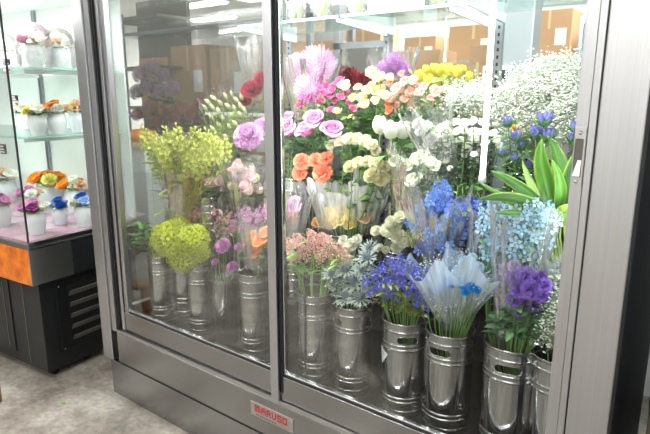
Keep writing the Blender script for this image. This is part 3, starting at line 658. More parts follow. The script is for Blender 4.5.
# ================================================================== the flowers, left door
greenery('fern_spray', 'dark green leafy spray beside the leftmost bucket', 'foliage', [(132, 238), (140, 226), (144, 244), (128, 248), (150, 232)], 1.50, 'l1', 60, .06, .009, ['3f7a2c', '4f8a34', '2c5a24'])
greenery('leafy_branch', 'dark leafy stem at the far left corner', 'foliage', [(136, 256), (124, 238)], 1.53, 'l1', 40, .07, .010, ['4c7a30', '2c5522'])
bunch('snowball_head', 'lime green snowball bloom over the leftmost bucket', 'flower', 'lime green snowball blooms', 'head', 'b4c22e', 'd3dc4e',
      [(170, 238, 18, -.02), (192, 240, 16, -.03), (184, 256, 15, -.04), (161, 247, 11, .02), (178, 228, 11, .04), (198, 252, 11, .0)], 1.54, 'l1', kw={'nf': 100, 'fs': .26}, stem_r=.004, leaf=(2, .05, .015))
spray('wax_flower', 'wax flower spray with tiny pink beige blossoms', 'flower', 'pink beige wax flowers behind the lime blooms', 'a8506a', ['e3b2b8', 'c98c94', 'ddd0b8'],
      [(190, 220), (200, 214), (208, 222), (215, 214), (222, 224), (203, 230), (214, 232), (228, 217), (196, 212), (225, 233), (212, 206), (232, 226), (206, 212)], 1.66, 'l2', nfl=11, fr_=.0085, spread=.03, length=.05, leaf=(8, .03, .003))
bunch('lilac_carnation', 'lilac spray carnation above the smooth bucket', 'flower', 'lilac spray carnations', 'carn', 'b45cab', 'd79ad0',
      [(223, 246, 7.5), (232, 267, 5.5), (215, 262, 3.6), (238, 247, 3.8), (229, 272, 3.5)], 1.53, 'l3', leaf=(3, .05, .002), jy=.01)
bunch('carnation_bud', 'pale unopened carnation bud', 'flower', 'pale carnation buds', 'bud', '9ab070', 'ead7dc',
      [(221, 213, 4.5), (214, 231, 3.2), (232, 235, 3.2), (243, 236, 3)], 1.60, 'l3', leaf=(3, .05, .002))
spray('pink_stock', 'stock stem with small orchid pink florets', 'flower', 'orchid pink stock left of the central post', 'a8589c', ['d9a0cc', 'e4bcd8', 'c983bb'],
      [(240, 219), (247, 214), (255, 216), (262, 219), (236, 227), (258, 226), (248, 224), (264, 211), (243, 208+4), (252, 231)], 1.66, 'l4', nfl=10, fr_=.011, spread=.022, length=.055, leaf=(6, .045, .006))
bunch('orange_rose', 'orange rose wrapped in clear film beside the central post', 'flower', 'orange roses left of the post', 'rose', 'e8702a', 'f6a868',
      [(253, 240, 7.5), (262, 243, 8), (258, 252, 7), (267, 234, 7)], 1.55, 'l4', leaf=(5, .05, .012), jy=.01)
sleeve_px('film_sleeve', 'clear film cone around the orange roses beside the central post', (254, 276), (257, 222), 1.57, 1.55, 9, 22, seed=3)
greenery('grassy_stem', 'grassy dark stem in the bucket left of the post', 'foliage', [(248, 258), (256, 262), (262, 262)], 1.57, 'l4', 30, .06, .003, ['5b6a40', '4a5a34'])
bunch('lisianthus', 'pale pink lisianthus inside a clear film cone', 'flower', 'pale pink lisianthus', 'rose', 'e6dcc0', 'f4cfe0',
      [(240, 168, 7), (233, 176, 7.5), (244, 178, 8), (254, 179, 7.5), (236, 187, 7.5), (249, 190, 9, -.04), (223, 182, 6.5), (259, 191, 6.5), (238, 197, 7), (227, 192, 6), (252, 171, 6)], 1.74, 'm2', kw={'n': 10, 'open_': .6}, leaf=(4, .05, .012), r_up=1.4)
bunch('lisianthus_bud', 'greenish lisianthus bud among the pink blooms', 'flower', 'greenish lisianthus buds', 'bud', 'a9bf60', 'e6e8b8',
      [(226, 172, 4.5), (229, 180, 4.2), (258, 178, 5), (230, 187, 4)], 1.70, 'm2', leaf=(2, .04, .01))
sleeve_px('film_sleeve', 'clear film cone around the pale pink lisianthus', (245, 226), (243, 163), 1.76, 1.74, 12, 27, seed=4)
bunch('pink_spray_rose', 'small pale pink rose left of the lisianthus', 'flower', 'small pale pink roses', 'rose', 'd9a0b0', 'eec2cf',
      [(207, 184, 4.8), (215, 184, 5), (211, 187, 4)], 1.72, 'v', kw={'n': 11}, leaf=(6, .035, .013), jy=.01)
greenery('rose_leaves', 'stem of rounded dark leaves under the pink roses', 'foliage', [(215, 203), (224, 208), (208, 198)], 1.72, 'v', 22, .04, .017, ['3f6a36', '2f5630'])
bunch('lilac_pompon', 'large lilac pompon bloom beside the central post', 'flower', 'large lilac pompon blooms', 'carn', 'c37bc0', 'e3b3de', [(249, 137, 14.5), (262, 127, 9, .05)], 1.88, 'b1', kw={'n': 130}, leaf=(6, .05, .016), stem_r=.003)
bunch('dark_red_cockscomb', 'dark red ruffled bloom behind the central post', 'flower', 'dark red ruffled blooms at left', 'carn', '6a0f26', 'b02848', [(252, 90, 10), (262, 80, 8), (246, 101, 6)], 2.0, 'b1', leaf=(3, .04, .012))
bunch('green_white_bud', 'greenish white pointed bud on a stiff stem', 'flower', 'greenish white pointed buds', 'bud', '8fa83a', 'eef0cf',
      [(206+dx, 97+dy, 5.4) for dx, dy in ((3, 6), (9, 2), (15, 7), (20, 0), (26, -2), (31, 4), (36, 1), (0, 12), (7, 11), (13, 15), (23, 10), (29, 12), (35, 10), (17, 22), (26, 20), (34, 18), (30, 27), (6, 21), (14, 29), (24, 31), (39, 14), (20, 40), (8, 33))], 1.98, 'b1', leaf=(6, .045, .006), greens=['7d9a3a', '94aa44'], stem_h='8ba045')
bunch('purple_bud', 'purple tipped bud at the left edge of the white buds', 'flower', 'purple tipped buds', 'bud', '7a8a50', 'a27aa8',
      [(199, 101, 3.4), (201, 111, 3.8), (207, 93, 3), (214, 90, 3.2), (224, 91, 3), (203, 119, 3.4), (232, 90, 3)], 1.97, 'b1', leaf=(2, .04, .005))
ORC = []
rr_ = random.Random(5)
for cx_, cy_ in ((152, 148), (158, 140), (158, 158), (165, 150), (166, 136), (172, 144), (174, 158), (180, 150), (180, 136), (187, 143), (188, 156), (194, 148), (195, 137), (201, 152), (202, 142), (209, 146), (210, 136), (216, 148), (217, 138), (223, 142), (167, 166), (180, 168), (192, 165), (200, 162), (150, 136)):
    ORC.append((cx_+rr_.uniform(-3, 3), cy_+rr_.uniform(-3, 3)+2, 10))
bunch('yellow_green_orchid', 'yellow green orchid spike standing in the amber wrap', 'flower', 'yellow green orchid spikes', 'spike', 'a0ae3a', 'eeee96', ORC, 1.60, 'm1', leaf=(2, .08, .010), greens=['8a9a35', '7a9440'], stem_h='93a03a', jy=.06, face=.25)
sleeve_px('amber_sleeve', 'amber brown translucent wrap under the yellow green orchids', (182, 232), (183, 168), 1.64, 1.62, 20, 27, mat='amber_wrap', flat=.6, seed=6, zig=.008)
greenery('long_leaf_stem', 'long pale green leaves hanging below the orchids', 'foliage', [(172, 178), (187, 182)], 1.58, 'm1', 7, .10, .012, ['8fa04a', '7a9442'])
sleeve_px('film_sleeve', 'crinkled clear film top beside the glass shelf at left', (252, 90), (248, 40), 2.0, 2.0, 8, 16, seed=12)
# ================================================================== right door, back row
bunch('pink_chrysanthemum', 'large pink chrysanthemum with white centre', 'flower', 'large pink and white chrysanthemums', 'mum', 'fdf0ee', 'cf7fc8',
      [(301, 70, 15, .0), (318, 68, 19, .02), (310, 90, 15, -.03)], 1.95, 'b2', leaf=(6, .06, .02), stem_r=.003, face=1.0, kw={'n': 130, 'w': .07})
sleeve_px('film_sleeve', 'clear film fan around the large pink chrysanthemums', (312, 150), (312, 56), 2.0, 1.97, 12, 40, seed=5, zig=.03)
bunch('dark_red_dahlia', 'dark red dahlia behind the cream spray roses', 'flower', 'dark red dahlias', 'mum', '6e0c1e', 'a51f3a', [(352, 80, 11), (364, 83, 9), (343, 79, 6), (283, 79, 6, .06), (280, 92, 6, .06)], 2.04, 'b3', leaf=(4, .05, .015), kw={'n': 80, 'w': .10})
bunch('lilac_chrysanthemum', 'lilac chrysanthemum behind the peach roses', 'flower', 'lilac chrysanthemums', 'mum', 'e6b8e6', 'c27ccf', [(396, 65, 12), (384, 71, 9), (404, 72, 9)], 2.05, 'b4', kw={'n': 100, 'w': .08})
sleeve_px('film_sleeve', 'clear film fan around the lilac chrysanthemums', (392, 130), (392, 52), 2.07, 2.06, 9, 28, seed=9, zig=.025)
bunch('magenta_spray_rose', 'small magenta spray rose', 'flower', 'small magenta spray roses', 'rose', 'c44684', 'e27ca8',
      [(310, 98, 5), (305, 103, 5), (315, 95, 4.5), (320, 102, 4.5), (331, 96, 5), (336, 86, 4.8), (332, 91, 4.2), (341, 81, 4.8), (331, 111, 4.2), (326, 87, 4.2), (336, 101, 4.2), (341, 97, 3.8), (320, 90, 4.5), (325, 95, 4), (346, 92, 4), (300, 106, 4), (349, 104, 3.6), (353, 109, 3.6)], 1.90, 'b2', kw={'n': 11}, leaf=(9, .035, .013), low=.45)
bunch('cream_spray_rose', 'cream spray rose among bright green leaves', 'flower', 'cream spray roses', 'rose', 'f2d98a', 'f8efcb',
      [(345, 87, 6.5), (353, 99, 4.6), (338, 112, 4.8), (363, 99, 7), (365, 106, 6), (373, 75, 7), (380, 79, 6), (367, 92, 5.5), (379, 92, 6.5), (384, 97, 5.5), (372, 86, 4), (358, 88, 4), (376, 101, 4.5), (390, 79, 5), (352, 118, 3.5)], 1.89, 'b3', kw={'n': 12}, leaf=(12, .038, .015), low=.4, greens=['5c8f34', '4c8030', '73a040', '3a6a28'])
bunch('peach_spray_rose', 'peach pink spray rose', 'flower', 'peach pink spray roses', 'rose', 'f0a58c', 'f7cbbf',
      [(398, 91, 7.5), (390, 84, 5), (405, 83, 5.5), (414, 81, 5), (412, 94, 6), (392, 100, 5.5), (405, 100, 4.6), (420, 94, 5), (425, 88, 4.6), (437, 92, 6), (444, 91, 5), (431, 99, 4), (418, 87, 4), (396, 107, 4.5), (402, 75, 4)], 1.88, 'b4', kw={'n': 12}, leaf=(9, .038, .014), low=.4)
bunch('orange_spray_rose', 'small orange spray rose above the white tulips', 'flower', 'small orange spray roses', 'rose', 'e8703c', 'f4a078', [(390, 111, 4.6), (389, 104, 3.6)], 1.86, 'b4', kw={'n': 11}, leaf=(5, .035, .012))
bunch('yellow_tulip', 'yellow tulip in the top row', 'flower', 'yellow tulips', 'tulip', 'e6d850', 'fbf084',
      [(420, 76, 7), (428, 81, 8), (434, 70, 7), (441, 71, 7.5), (449, 70, 7.5), (457, 72, 7), (469, 77, 6), (426, 70, 5.5), (437, 83, 6), (463, 70, 5.5), (445, 79, 6.5)], 1.98, 'b5', leaf=(4, .10, .014), greens=['6fa045', '5f9040'], face=.15, stem_r=.003, stem_h='86ab58')
bunch('pale_freesia_bud', 'pale yellow bud below the yellow tulips', 'flower', 'pale yellow buds', 'bud', 'cfd880', 'f3f0b4', [(437, 82, 5), (447, 84, 5), (456, 83, 5), (411, 72, 4)], 1.93, 'b5', leaf=(2, .05, .006))
# ------------------------------------------------------------------ right door, middle row
bunch('lavender_rose', 'lavender pink rose left of the spray roses', 'flower', 'lavender pink roses', 'rose', 'c0609c', 'e3a2cb',
      [(289, 131, 9), (287, 121, 7), (308, 131, 9.5), (315, 121, 9), (332, 132, 9.5)], 1.75, 'm3', kw={'n': 20}, leaf=(10, .05, .019), face=.9, jy=.01, low=.5, r_up=1.08, greens=['2f5a2c', '3c6a34', '4f7f45'])
bunch('coral_carnation', 'coral orange carnation below the lavender roses', 'flower', 'coral orange carnations', 'carn', 'ee7050', 'f79c7c',
      [(302, 162, 7.5), (316, 160, 6.5), (326, 159, 7), (300, 173, 7), (323, 173, 9)], 1.72, 'm3', leaf=(6, .045, .010), face=1.0, jy=.01, r_up=1.1)
bunch('white_tulip', 'white tulip in front of the green leaves', 'flower', 'white tulips', 'tulip', 'f4f7e6', 'fdfdf8', [(380, 126, 9.5), (391, 131, 9.5, -.03), (403, 131, 9.5)], 1.74, 'm4', leaf=(3, .09, .014), greens=['5d8c46', '6c9a50'], face=.3, stem_r=.0032, stem_h='8db35f', r_up=1.15)
bunch('cream_carnation', 'cream carnation in the upper cream row', 'flower', 'upper row of cream carnations', 'carn', 'f0e7b8', 'f9f4d8',
      [(332, 145, 6), (341, 142, 6.5), (349, 139, 6.5), (357, 139, 6.5), (365, 141, 6.5), (372, 145, 6), (376, 151, 5)], 1.74, 'm4', leaf=(8, .035, .014), greens=['6d9a35', '55842c'])
bunch('ivory_carnation', 'ivory yellow carnation in the lower cream row', 'flower', 'lower row of ivory carnations', 'carn', 'efe3a0', 'f8f3cd',
      [(350, 167, 6.5), (358, 163, 6.5), (367, 162, 7), (376, 164, 7), (385, 167, 6), (372, 176, 8), (382, 179, 8), (378, 170, 6)], 1.68, 'm4', leaf=(6, .035, .012))
bunch('white_lisianthus', 'white lisianthus wrapped in clear film', 'flower', 'white lisianthus in film', 'rose', 'dfe6c0', 'fafaf0',
      [(397, 164, 7), (409, 166, 7), (417, 162, 7.5), (400, 175, 7), (414, 182, 8.5, -.04), (428, 164, 7), (432, 178, 6.5), (424, 172, 6.5), (406, 184, 6.5), (421, 156, 5.5), (437, 168, 5.5), (393, 180, 5)], 1.72, 'm5', kw={'n': 11}, leaf=(7, .04, .013), greens=['8fae5a', '6f9a48'])
sleeve_px('film_sleeve', 'clear film cone around the white lisianthus', (404, 236), (414, 150), 1.78, 1.72, 11, 30, seed=7, zig=.02)
bunch('white_peony', 'white ball bloom under diagonal clear film', 'flower', 'white ball blooms in film', 'carn', 'eef0dc', 'ffffff', [(424, 129, 9), (432, 139, 7), (428, 146, 6), (418, 124, 6)], 1.80, 'm6', leaf=(4, .05, .012), greens=['9fb58a'])
sleeve_px('film_sleeve', 'large clear film cone with diagonal edge left of the button flowers', (452, 205), (424, 108), 1.76, 1.74, 10, 27, seed=8, mat='cellophane', zig=.03)
WD = [(440, 128, 6), (447, 125, 6.5), (455, 122, 7), (464, 123, 7), (473, 121, 6), (483, 122, 6), (441, 135, 5), (449, 133, 6.5), (457, 131, 6.5), (464, 130, 6), (473, 132, 7), (448, 142, 6.5), (460, 140, 6.5), (467, 144, 6.5), (475, 139, 6), (447, 150, 6.5), (446, 160, 5), (450, 168, 4), (474, 154, 4.5), (487, 162, 3), (460, 176, 3), (493, 133, 5.5), (497, 139, 6), (499, 145, 5), (485, 143, 6), (480, 132, 5.5), (468, 150, 4.5)]
bunch('white_button_flower', 'flat white button flower with pale yellow centre', 'flower', 'white button flowers', 'daisy', 'e6e59a', 'fdfdf0', WD, 1.78, 'm6', leaf=(14, .035, .006), greens=['264a2c', '31583a', '1f3f28'], face=.9, low=.35)
greenery('dark_feathery_stem', 'dark feathery stem under the white button flowers', 'foliage', [(455, 168), (462, 158), (470, 172), (478, 164), (466, 182), (450, 182)], 1.80, 'm6', 50, .04, .005, ['203f26', '2b5232', '365f3a'])
gyps("cloud of white baby's breath at the upper right of the fridge", [(545, 92, 44, 28, 1.95, .06, .55), (515, 112, 26, 22, 1.95, .05, .25), (565, 120, 20, 22, 1.95, .05, .2), (560, 70, 24, 16, 1.97, .05, .15)], 'b6', 9000, .0034)
gyps("white baby's breath right of the yellow tulips", [(466, 98, 22, 12, 1.92, .04, 1)], 'b5', 2200, .0034)
bunch('gentian', 'blue violet gentian cluster with narrow leaves', 'flower', 'blue violet gentians', 'gent', 'b4b8dc', '7c80c4',
      [(545, 119, 9), (536, 132, 7.5), (549, 134, 7), (577, 127, 8), (574, 138, 7), (516, 136, 7), (521, 145, 6), (508, 122, 6), (527, 165, 6), (503, 153, 5.5), (514, 158, 5), (533, 178, 5), (506, 178, 5)], 1.72, 'm7', leaf=(14, .055, .006), greens=['3d6b35', '4f8040'], face=.05, low=.4, r_up=1.35)
bunch('yellow_small_bloom', 'tiny mustard yellow bloom between pale gentians', 'flower', 'mustard yellow blooms', 'carn', 'b99a50', 'd8bc70', [(514, 128, 4), (520, 134, 3.5)], 1.76, 'm7')
DG = ['2f5a2a', '24481f', '3a6a30', '1f3d1c']
greenery('leafy_stem_filler', 'dark leafy stem among the coral carnations', 'foliage', [(292, 150), (304, 146), (330, 152), (336, 172), (312, 182), (290, 186), (344, 184)], 1.80, 'm3', 34, .05, .016, DG)
greenery('leafy_stem_filler', 'dark leafy stem behind the cream carnations', 'foliage', [(346, 152), (360, 152), (374, 156), (388, 152), (350, 182), (392, 190), (372, 192), (384, 206)], 1.84, 'm4', 34, .045, .014, DG)
greenery('leafy_stem_filler', 'dark leafy stem behind the white lisianthus', 'foliage', [(400, 152), (412, 148), (426, 156), (440, 150), (436, 182), (418, 196)], 1.86, 'm5', 34, .045, .013, DG)
greenery('leafy_stem_filler', 'green leafy stem under the magenta spray roses', 'foliage', [(290, 110), (304, 114), (318, 116), (330, 120), (342, 120), (296, 100)], 1.96, 'b2', 34, .045, .015, ['3f6b2c', '4c7a33', '2f5a2a'])
greenery('leafy_stem_filler', 'green leafy stem under the cream spray roses', 'foliage', [(350, 112), (360, 118), (370, 112), (380, 118), (356, 128), (368, 126)], 1.94, 'b3', 36, .045, .015, ['4f8a30', '5c8f34', '3f7028'])
greenery('leafy_stem_filler', 'green leafy stem under the peach spray roses', 'foliage', [(394, 116), (404, 112), (414, 114), (424, 108), (434, 112), (410, 124), (424, 122)], 1.95, 'b4', 36, .045, .014, ['3f6b2c', '4c7a33', '2f5a2a'])
greenery('leafy_stem_filler', 'dark leafy stem behind the pink lisianthus', 'foliage', [(226, 160), (238, 156), (250, 160), (218, 172), (258, 158), (230, 206), (244, 208)], 1.84, 'm2', 34, .045, .015, DG)
greenery('leafy_stem_filler', 'dark leafy stem behind the blue delphiniums', 'foliage', [(430, 246), (448, 250), (464, 246), (478, 240), (420, 236), (486, 256), (452, 262)], 1.72, 'm6', 34, .045, .010, DG)
# broad leaves with yellow edge
x, y, z0, R_, zr = BK['m7']
pot0 = Vector((x-.03, 1.66, zr-.08))
bl = thing('broad_leaf_plant', 'plant with broad upright green leaves near the door handle', 'plant', (x-.03, 1.66, zr-.08))
def bigleaf(path, W, col, twist=0):
    P = [at(a, b_, c_) for a, b_, c_ in path]; P = bez(P[0], P[1], P[2], P[3], 12); m = MB(pot0); vs = []; cs = []; fs = []; s_ = px_size(P[6]); W *= s_
    C0 = lin(col)
    for i, p in enumerate(P):
        u = i/12; w = W*(math.sin(PI*min(.99, .1+u*.89))**.75); d = (P[min(12, i+1)]-P[max(0, i-1)]).normalized(); v = (p-Vector((0, 0, EYE))).normalized(); sx = d.cross(v).normalized(); sx = Matrix.Rotation(twist, 3, d) @ sx; nz = sx.cross(d)
        for k in range(7):
            q = -1+k/3; vs.append(p+sx*(w*q)+nz*(.35*w*abs(q))+nz*(.03*w*math.sin(u*20+k))); cs.append(lin('9fb848') if abs(q) > .9 else (mix(C0, lin('8ab040'), .35) if k == 3 else jit(C0, rnd, .12)))
    for i in range(12):
        for k in range(6): a = i*7+k; fs.append((a, a+1, a+8, a+7))
    m.add(vs, fs, cs); o = m.obj('leaf_blade', 'leaf', bl); md = o.modifiers.new('t', 'SOLIDIFY'); md.thickness = .0008
for pth, W, c, tw in ([(553, 215, 1.62), (552, 190, 1.6), (536, 165, 1.58), (542, 139, 1.58)], 8.8, '4c8a22', .2), ([(556, 214, 1.66), (560, 190, 1.66), (566, 165, 1.66), (548, 136, 1.68)], 9.5, '356f22', -.3), \
    ([(560, 214, 1.66), (570, 190, 1.66), (575, 165, 1.66), (578, 150, 1.66)], 9, '2c6424', .3), ([(550, 212, 1.62), (535, 196, 1.58), (515, 180, 1.54), (491, 171, 1.52)], 6.5, '2f6a26', .5), \
    ([(550, 213, 1.60), (530, 202, 1.54), (508, 193, 1.5), (479, 200, 1.48)], 6.5, '548440', -.5), ([(546, 214, 1.62), (530, 210, 1.56), (512, 204, 1.52), (478, 181, 1.5)], 4.5, '4d8038', .4), \
    ([(548, 214, 1.62), (528, 212, 1.54), (512, 212, 1.5), (496, 213, 1.48)], 4, '356e28', .3), ([(556, 214, 1.62), (562, 200, 1.56), (566, 185, 1.54), (552, 160, 1.54)], 6, '4d8a2e', .3), \
    ([(556, 218, 1.60), (560, 214, 1.56), (566, 208, 1.54), (574, 206, 1.53)], 6, '9cc44a', .2), ([(560, 226, 1.60), (565, 222, 1.56), (568, 216, 1.54), (576, 214, 1.53)], 6, '86b43c', .2), \
    ([(545, 214, 1.64), (540, 200, 1.66), (532, 190, 1.68), (522, 160, 1.7)], 5, '9cc06a', .2), ([(570, 214, 1.68), (573, 200, 1.68), (575, 185, 1.68), (572, 170, 1.68)], 8, '2f6a26', 0):
    bigleaf(pth, W, c, tw)
m_ = MB(pot0)
for k in range(9):
    a = at(548+k*2.6, 214, 1.63); c = at(552+k*2.2, 262, 1.62); m_.tube([c, (a+c)/2+Vector((rnd.uniform(-.01, .01), 0, 0)), a], .0035, .003, n=6, col=jit(lin('93a94a'), rnd, .2))
m_.obj('stem', 'leaf', bl)
# ------------------------------------------------------------------ yellow roses and the lilac rose
bunch('yellow_rose', 'yellow rose inside milky film over the wide bucket', 'flower', 'yellow roses', 'rose', 'f0cc48', 'fbeea0',
      [(323, 221, 7), (331, 214, 7), (335, 222, 8), (344, 219, 8), (341, 211, 7), (351, 223, 7.5), (350, 213, 6.5)], 1.765, 'm4', kw={'n': 15}, leaf=(2, .03, .01), face=1.6, jy=.01, r_up=.95)
bunch('apricot_rose', 'apricot orange rose inside the right milky film', 'flower', 'apricot orange roses', 'rose', 'f0a860', 'f8d0a0', [(364, 220, 6.5), (372, 216, 6), (366, 210, 6), (318, 224, 5.5)], 1.765, 'm4', kw={'n': 15}, leaf=(2, .03, .01), face=1, jy=.01)
sleeve_px('film_fan', 'milky film fan around the yellow roses, left one', (337, 232), (334, 187), 1.77, 1.75, 20, 31, mat='cellophane_milky', seed=20, zig=.02, flat=.5)
sleeve_px('film_fan', 'milky film fan around the apricot roses, right one', (364, 230), (370, 184), 1.77, 1.74, 12, 23, mat='cellophane_milky', seed=22, zig=.02, flat=.5)
bunch('mauve_rose', 'mauve rose in film at the left edge of the right door', 'flower', 'mauve roses', 'rose', '9a5590', 'c79cc6', [(295, 206, 8.5), (287, 216, 6)], 1.68, 'm3', face=1.1, leaf=(3, .04, .012))
sleeve_px('film_sleeve', 'clear film cone around the mauve rose', (290, 258), (297, 190), 1.68, 1.66, 8, 20, mat='cellophane', seed=23, zig=.02)
# ------------------------------------------------------------------ right door, front row
bunch('pink_snapdragon', 'salmon pink snapdragon near the central post', 'flower', 'salmon pink snapdragons', 'snap', 'fad8cc', 'f8bcba',
      [(290, 244, 7), (299, 240, 7.5), (303, 251, 8), (312, 243, 8), (320, 254, 8.5), (328, 243, 8), (334, 254, 8), (345, 257, 7), (322, 237, 6.5), (340, 247, 6.5), (294, 257, 6.5), (311, 234, 6), (286, 254, 6)], 1.56, 'r1', leaf=(7, .07, .005), greens=['7fae50', '5f9640', '93ba60'], stem_h='86b052', stem_r=.0028, face=.6, r_up=.86)
bunch('sea_holly', 'grey blue spiky sea holly head', 'flower', 'grey sea holly heads', 'thistle', '8f9ca6', 'aebab2',
      [(346, 269, 7.5), (354, 282, 8.5), (341, 276, 7), (347, 296, 8, -.02), (360, 297, 8, -.03), (367, 257, 7.5), (335, 284, 6.5), (369, 248, 6), (362, 270, 6), (340, 290, 6.5), (331, 274, 6), (367, 284, 6)], 1.55, 'r2', leaf=(4, .04, .005), greens=['6e8468', '7c8f78'], stem_h='7b8f6a', face=.5, r_up=1.1)
bunch('white_carnation', 'white carnation behind the sea holly', 'flower', 'white carnations', 'carn', 'e6e8b8', 'fbfbea', [(351, 246, 7.5), (343, 240, 5), (357, 240, 5.5), (351, 254, 5)], 1.62, 'r2', leaf=(4, .04, .006), jy=.01)
bunch('ivory_rose', 'ivory carnation between the wide bucket and the blue flowers', 'flower', 'ivory carnations above the violet blue bunch', 'carn', 'ecedc0', 'fbfae2',
      [(388, 230, 7.5), (396, 225, 7), (391, 222, 6), (399, 237, 7.5), (404, 242, 7), (397, 247, 6), (376, 231, 5.5), (400, 217, 6), (379, 248, 4.5), (409, 235, 5), (386, 250, 4)], 1.66, 'm5', leaf=(6, .03, .010), greens=['7f9a4a', '5f8a3c'])
spray('violet_delphinium', 'violet blue delphinium stem of the dense front bunch', 'flower', 'violet blue delphiniums', '6a66d0', ['5a72ea', '7288f4', '4c5ce0', '7a7eee'],
      [(372, 280), (380, 272), (390, 267), (398, 263), (407, 268), (415, 272), (383, 284), (395, 278), (405, 280), (418, 282), (424, 290), (374, 290), (412, 290), (390, 290), (402, 270), (420, 299), (425, 276)], 1.52, 'r3', nfl=7, fr_=.015, spread=.028, length=.05, leaf=(9, .05, .006), greens=['8fa04a', '6c8f3c', 'a3aa55'])
greenery('foliage_stem', 'yellowish leafy stem low in the violet blue bunch', 'foliage', [(378, 302), (388, 306), (398, 305), (408, 308), (416, 306), (425, 308), (403, 300)], 1.54, 'r3', 32, .035, .006, ['8a9440', '6f8a38', 'a39a4a'])
spray('blue_delphinium', 'bright blue delphinium in the large blue bunch', 'flower', 'bright blue delphiniums', '7a9ce8', ['7aa6f6', '5f8cf2', '9cc2fb', '7a90f0'],
      [(418, 212), (426, 208), (434, 200), (440, 196), (437, 212), (445, 206), (455, 212), (428, 220), (420, 226), (440, 224), (450, 222), (460, 226), (446, 236), (456, 236), (430, 240), (466, 216), (473, 209), (435, 232), (424, 250), (447, 247), (415, 222), (478, 222), (441, 189)], 1.62, 'm5', nfl=7, fr_=.0165, spread=.028, length=.05, leaf=(6, .04, .006), greens=['4f6a50', '5f8050'])
spray('indigo_delphinium', 'indigo delphinium behind the bright blue bunch', 'flower', 'indigo delphiniums', '33209a', ['4a3cc0', '3f50cc'], [(462, 207), (470, 204), (476, 212), (442, 210), (455, 205), (483, 207)], 1.66, 'm6', nfl=7, fr_=.015, spread=.026, length=.045, leaf=(4, .04, .006))
spray('green_white_filler', 'green white filler stem among the bright blue flowers', 'flower', 'green white filler stems', 'b0b060', ['e8ecc0', 'f2f2d8'], [(440, 220), (453, 216), (446, 228), (466, 213), (413, 238), (419, 236), (409, 244)], 1.58, 'm5', nfl=7, fr_=.007, spread=.02, length=.04, leaf=(6, .03, .005))
spray('pale_blue_oxypetalum', 'pale sky blue flower stem inside net wrap', 'flower', 'pale sky blue flowers', '9cc4e0', ['a8d2f0', 'c4e2f4', '90c0e8', 'dcecf0'],
      [(488, 212), (494, 222), (486, 228), (496, 208), (510, 214), (518, 208), (526, 214), (534, 210), (542, 220), (514, 226), (524, 228), (534, 232), (506, 236), (518, 240), (530, 244), (540, 236), (494, 238), (486, 244), (512, 250), (500, 226), (547, 214), (526, 254), (492, 254)], 1.56, 'r5', nfl=7, fr_=.0155, spread=.026, length=.05, leaf=(6, .04, .008), greens=['6a9a70', '86a880', '4f7f50'])
bunch('purple_stock', 'deep purple ruffled bloom in the right front bunch', 'flower', 'deep purple ruffled blooms', 'carn', '6a48ac', '9a78d2',
      [(516, 278, 9), (527, 276, 10), (538, 279, 9), (544, 286, 8), (520, 289, 9.5), (531, 290, 10), (541, 295, 8), (515, 299, 8), (527, 303, 9), (536, 305, 7.5), (522, 312, 7)], 1.52, 'r5', kw={'n': 80}, leaf=(6, .05, .012), greens=['4f7a50', '628a58'], face=1.0)
bunch('lilac_stock', 'pale lilac ruffled bloom left of the purple ones', 'flower', 'pale lilac ruffled blooms', 'carn', 'b896d8', 'd6bfe6', [(507, 270, 8), (514, 266, 6.5), (504, 280, 7, .02), (504, 291, 6.5, .03), (500, 302, 6, .03)], 1.53, 'r5', kw={'n': 50}, leaf=(5, .05, .012))
greenery('leafy_stock_stem', 'blue green leafy stem under the purple blooms', 'foliage', [(500, 322), (510, 326), (520, 328), (530, 326), (506, 312), (536, 316)], 1.53, 'r5', 34, .05, .010, ['5f8a60', '48704c', '7a9a78'])
sleeve_px('net_sleeve', 'tall clear wrap around the purple and pale blue bunch', (513, 350), (522, 206), 1.56, 1.53, 19, 34, mat='net_wrap', seed=31, zig=.02, flat=.6)
sleeve_px('film_sleeve', 'clear wrap around the pale sky blue flowers at left', (478, 300), (492, 206), 1.62, 1.6, 13, 24, mat='cellophane', seed=32, zig=.02)
sleeve_px('film_sleeve', 'clear wrap around the bright blue bunch', (436, 290), (436, 192), 1.66, 1.6, 13, 36, mat='cellophane', seed=33, zig=.03)
# the white fans with blue centres
bunch('blue_dyed_bloom', 'bright cyan blue bloom inside a milky fan', 'flower', 'cyan blue blooms in milky fans', 'carn', '1f8fd8', '3aa8ee', [(434, 289, 5), (440, 287, 4.5), (448, 284, 4), (453, 284, 4), (466, 291, 5), (472, 287, 5), (461, 285, 4), (477, 290, 4)], 1.495, 'r4', leaf=(0, 0, 0), face=1.3, jy=.005)
bunch('pale_blue_bloom', 'pale blue bloom above the milky fans', 'flower', 'pale blue blooms', 'carn', 'a8d4f0', 'cfe8fb', [(465, 262, 6), (478, 268, 6), (470, 276, 6), (486, 278, 5), (457, 270, 5), (472, 258, 5), (430, 279, 5), (444, 275, 5), (481, 286, 5)], 1.54, 'r4', leaf=(0, 0, 0), face=1.0, jy=.01)
gyps("dyed pale blue baby's breath inside the milky fans", [(436, 274, 14, 16, 1.52, .02, .3), (470, 272, 20, 22, 1.54, .02, .4), (446, 300, 12, 8, 1.52, .02, .15), (490, 284, 10, 12, 1.54, .02, .15)], 'r4', 1100, .0022, 'dfeaf8', 'a8b4b0')
sleeve_px('film_fan', 'milky film fan with blue blooms, left one in the bucket', (448, 330), (435, 268), 1.54, 1.50, 6, 33, mat='film_blue', seed=41, zig=.03, flat=.5)
sleeve_px('film_fan', 'milky film fan with blue blooms, right one in the bucket', (455, 328), (474, 264), 1.55, 1.53, 6, 34, mat='film_blue', seed=43, zig=.035, flat=.5)
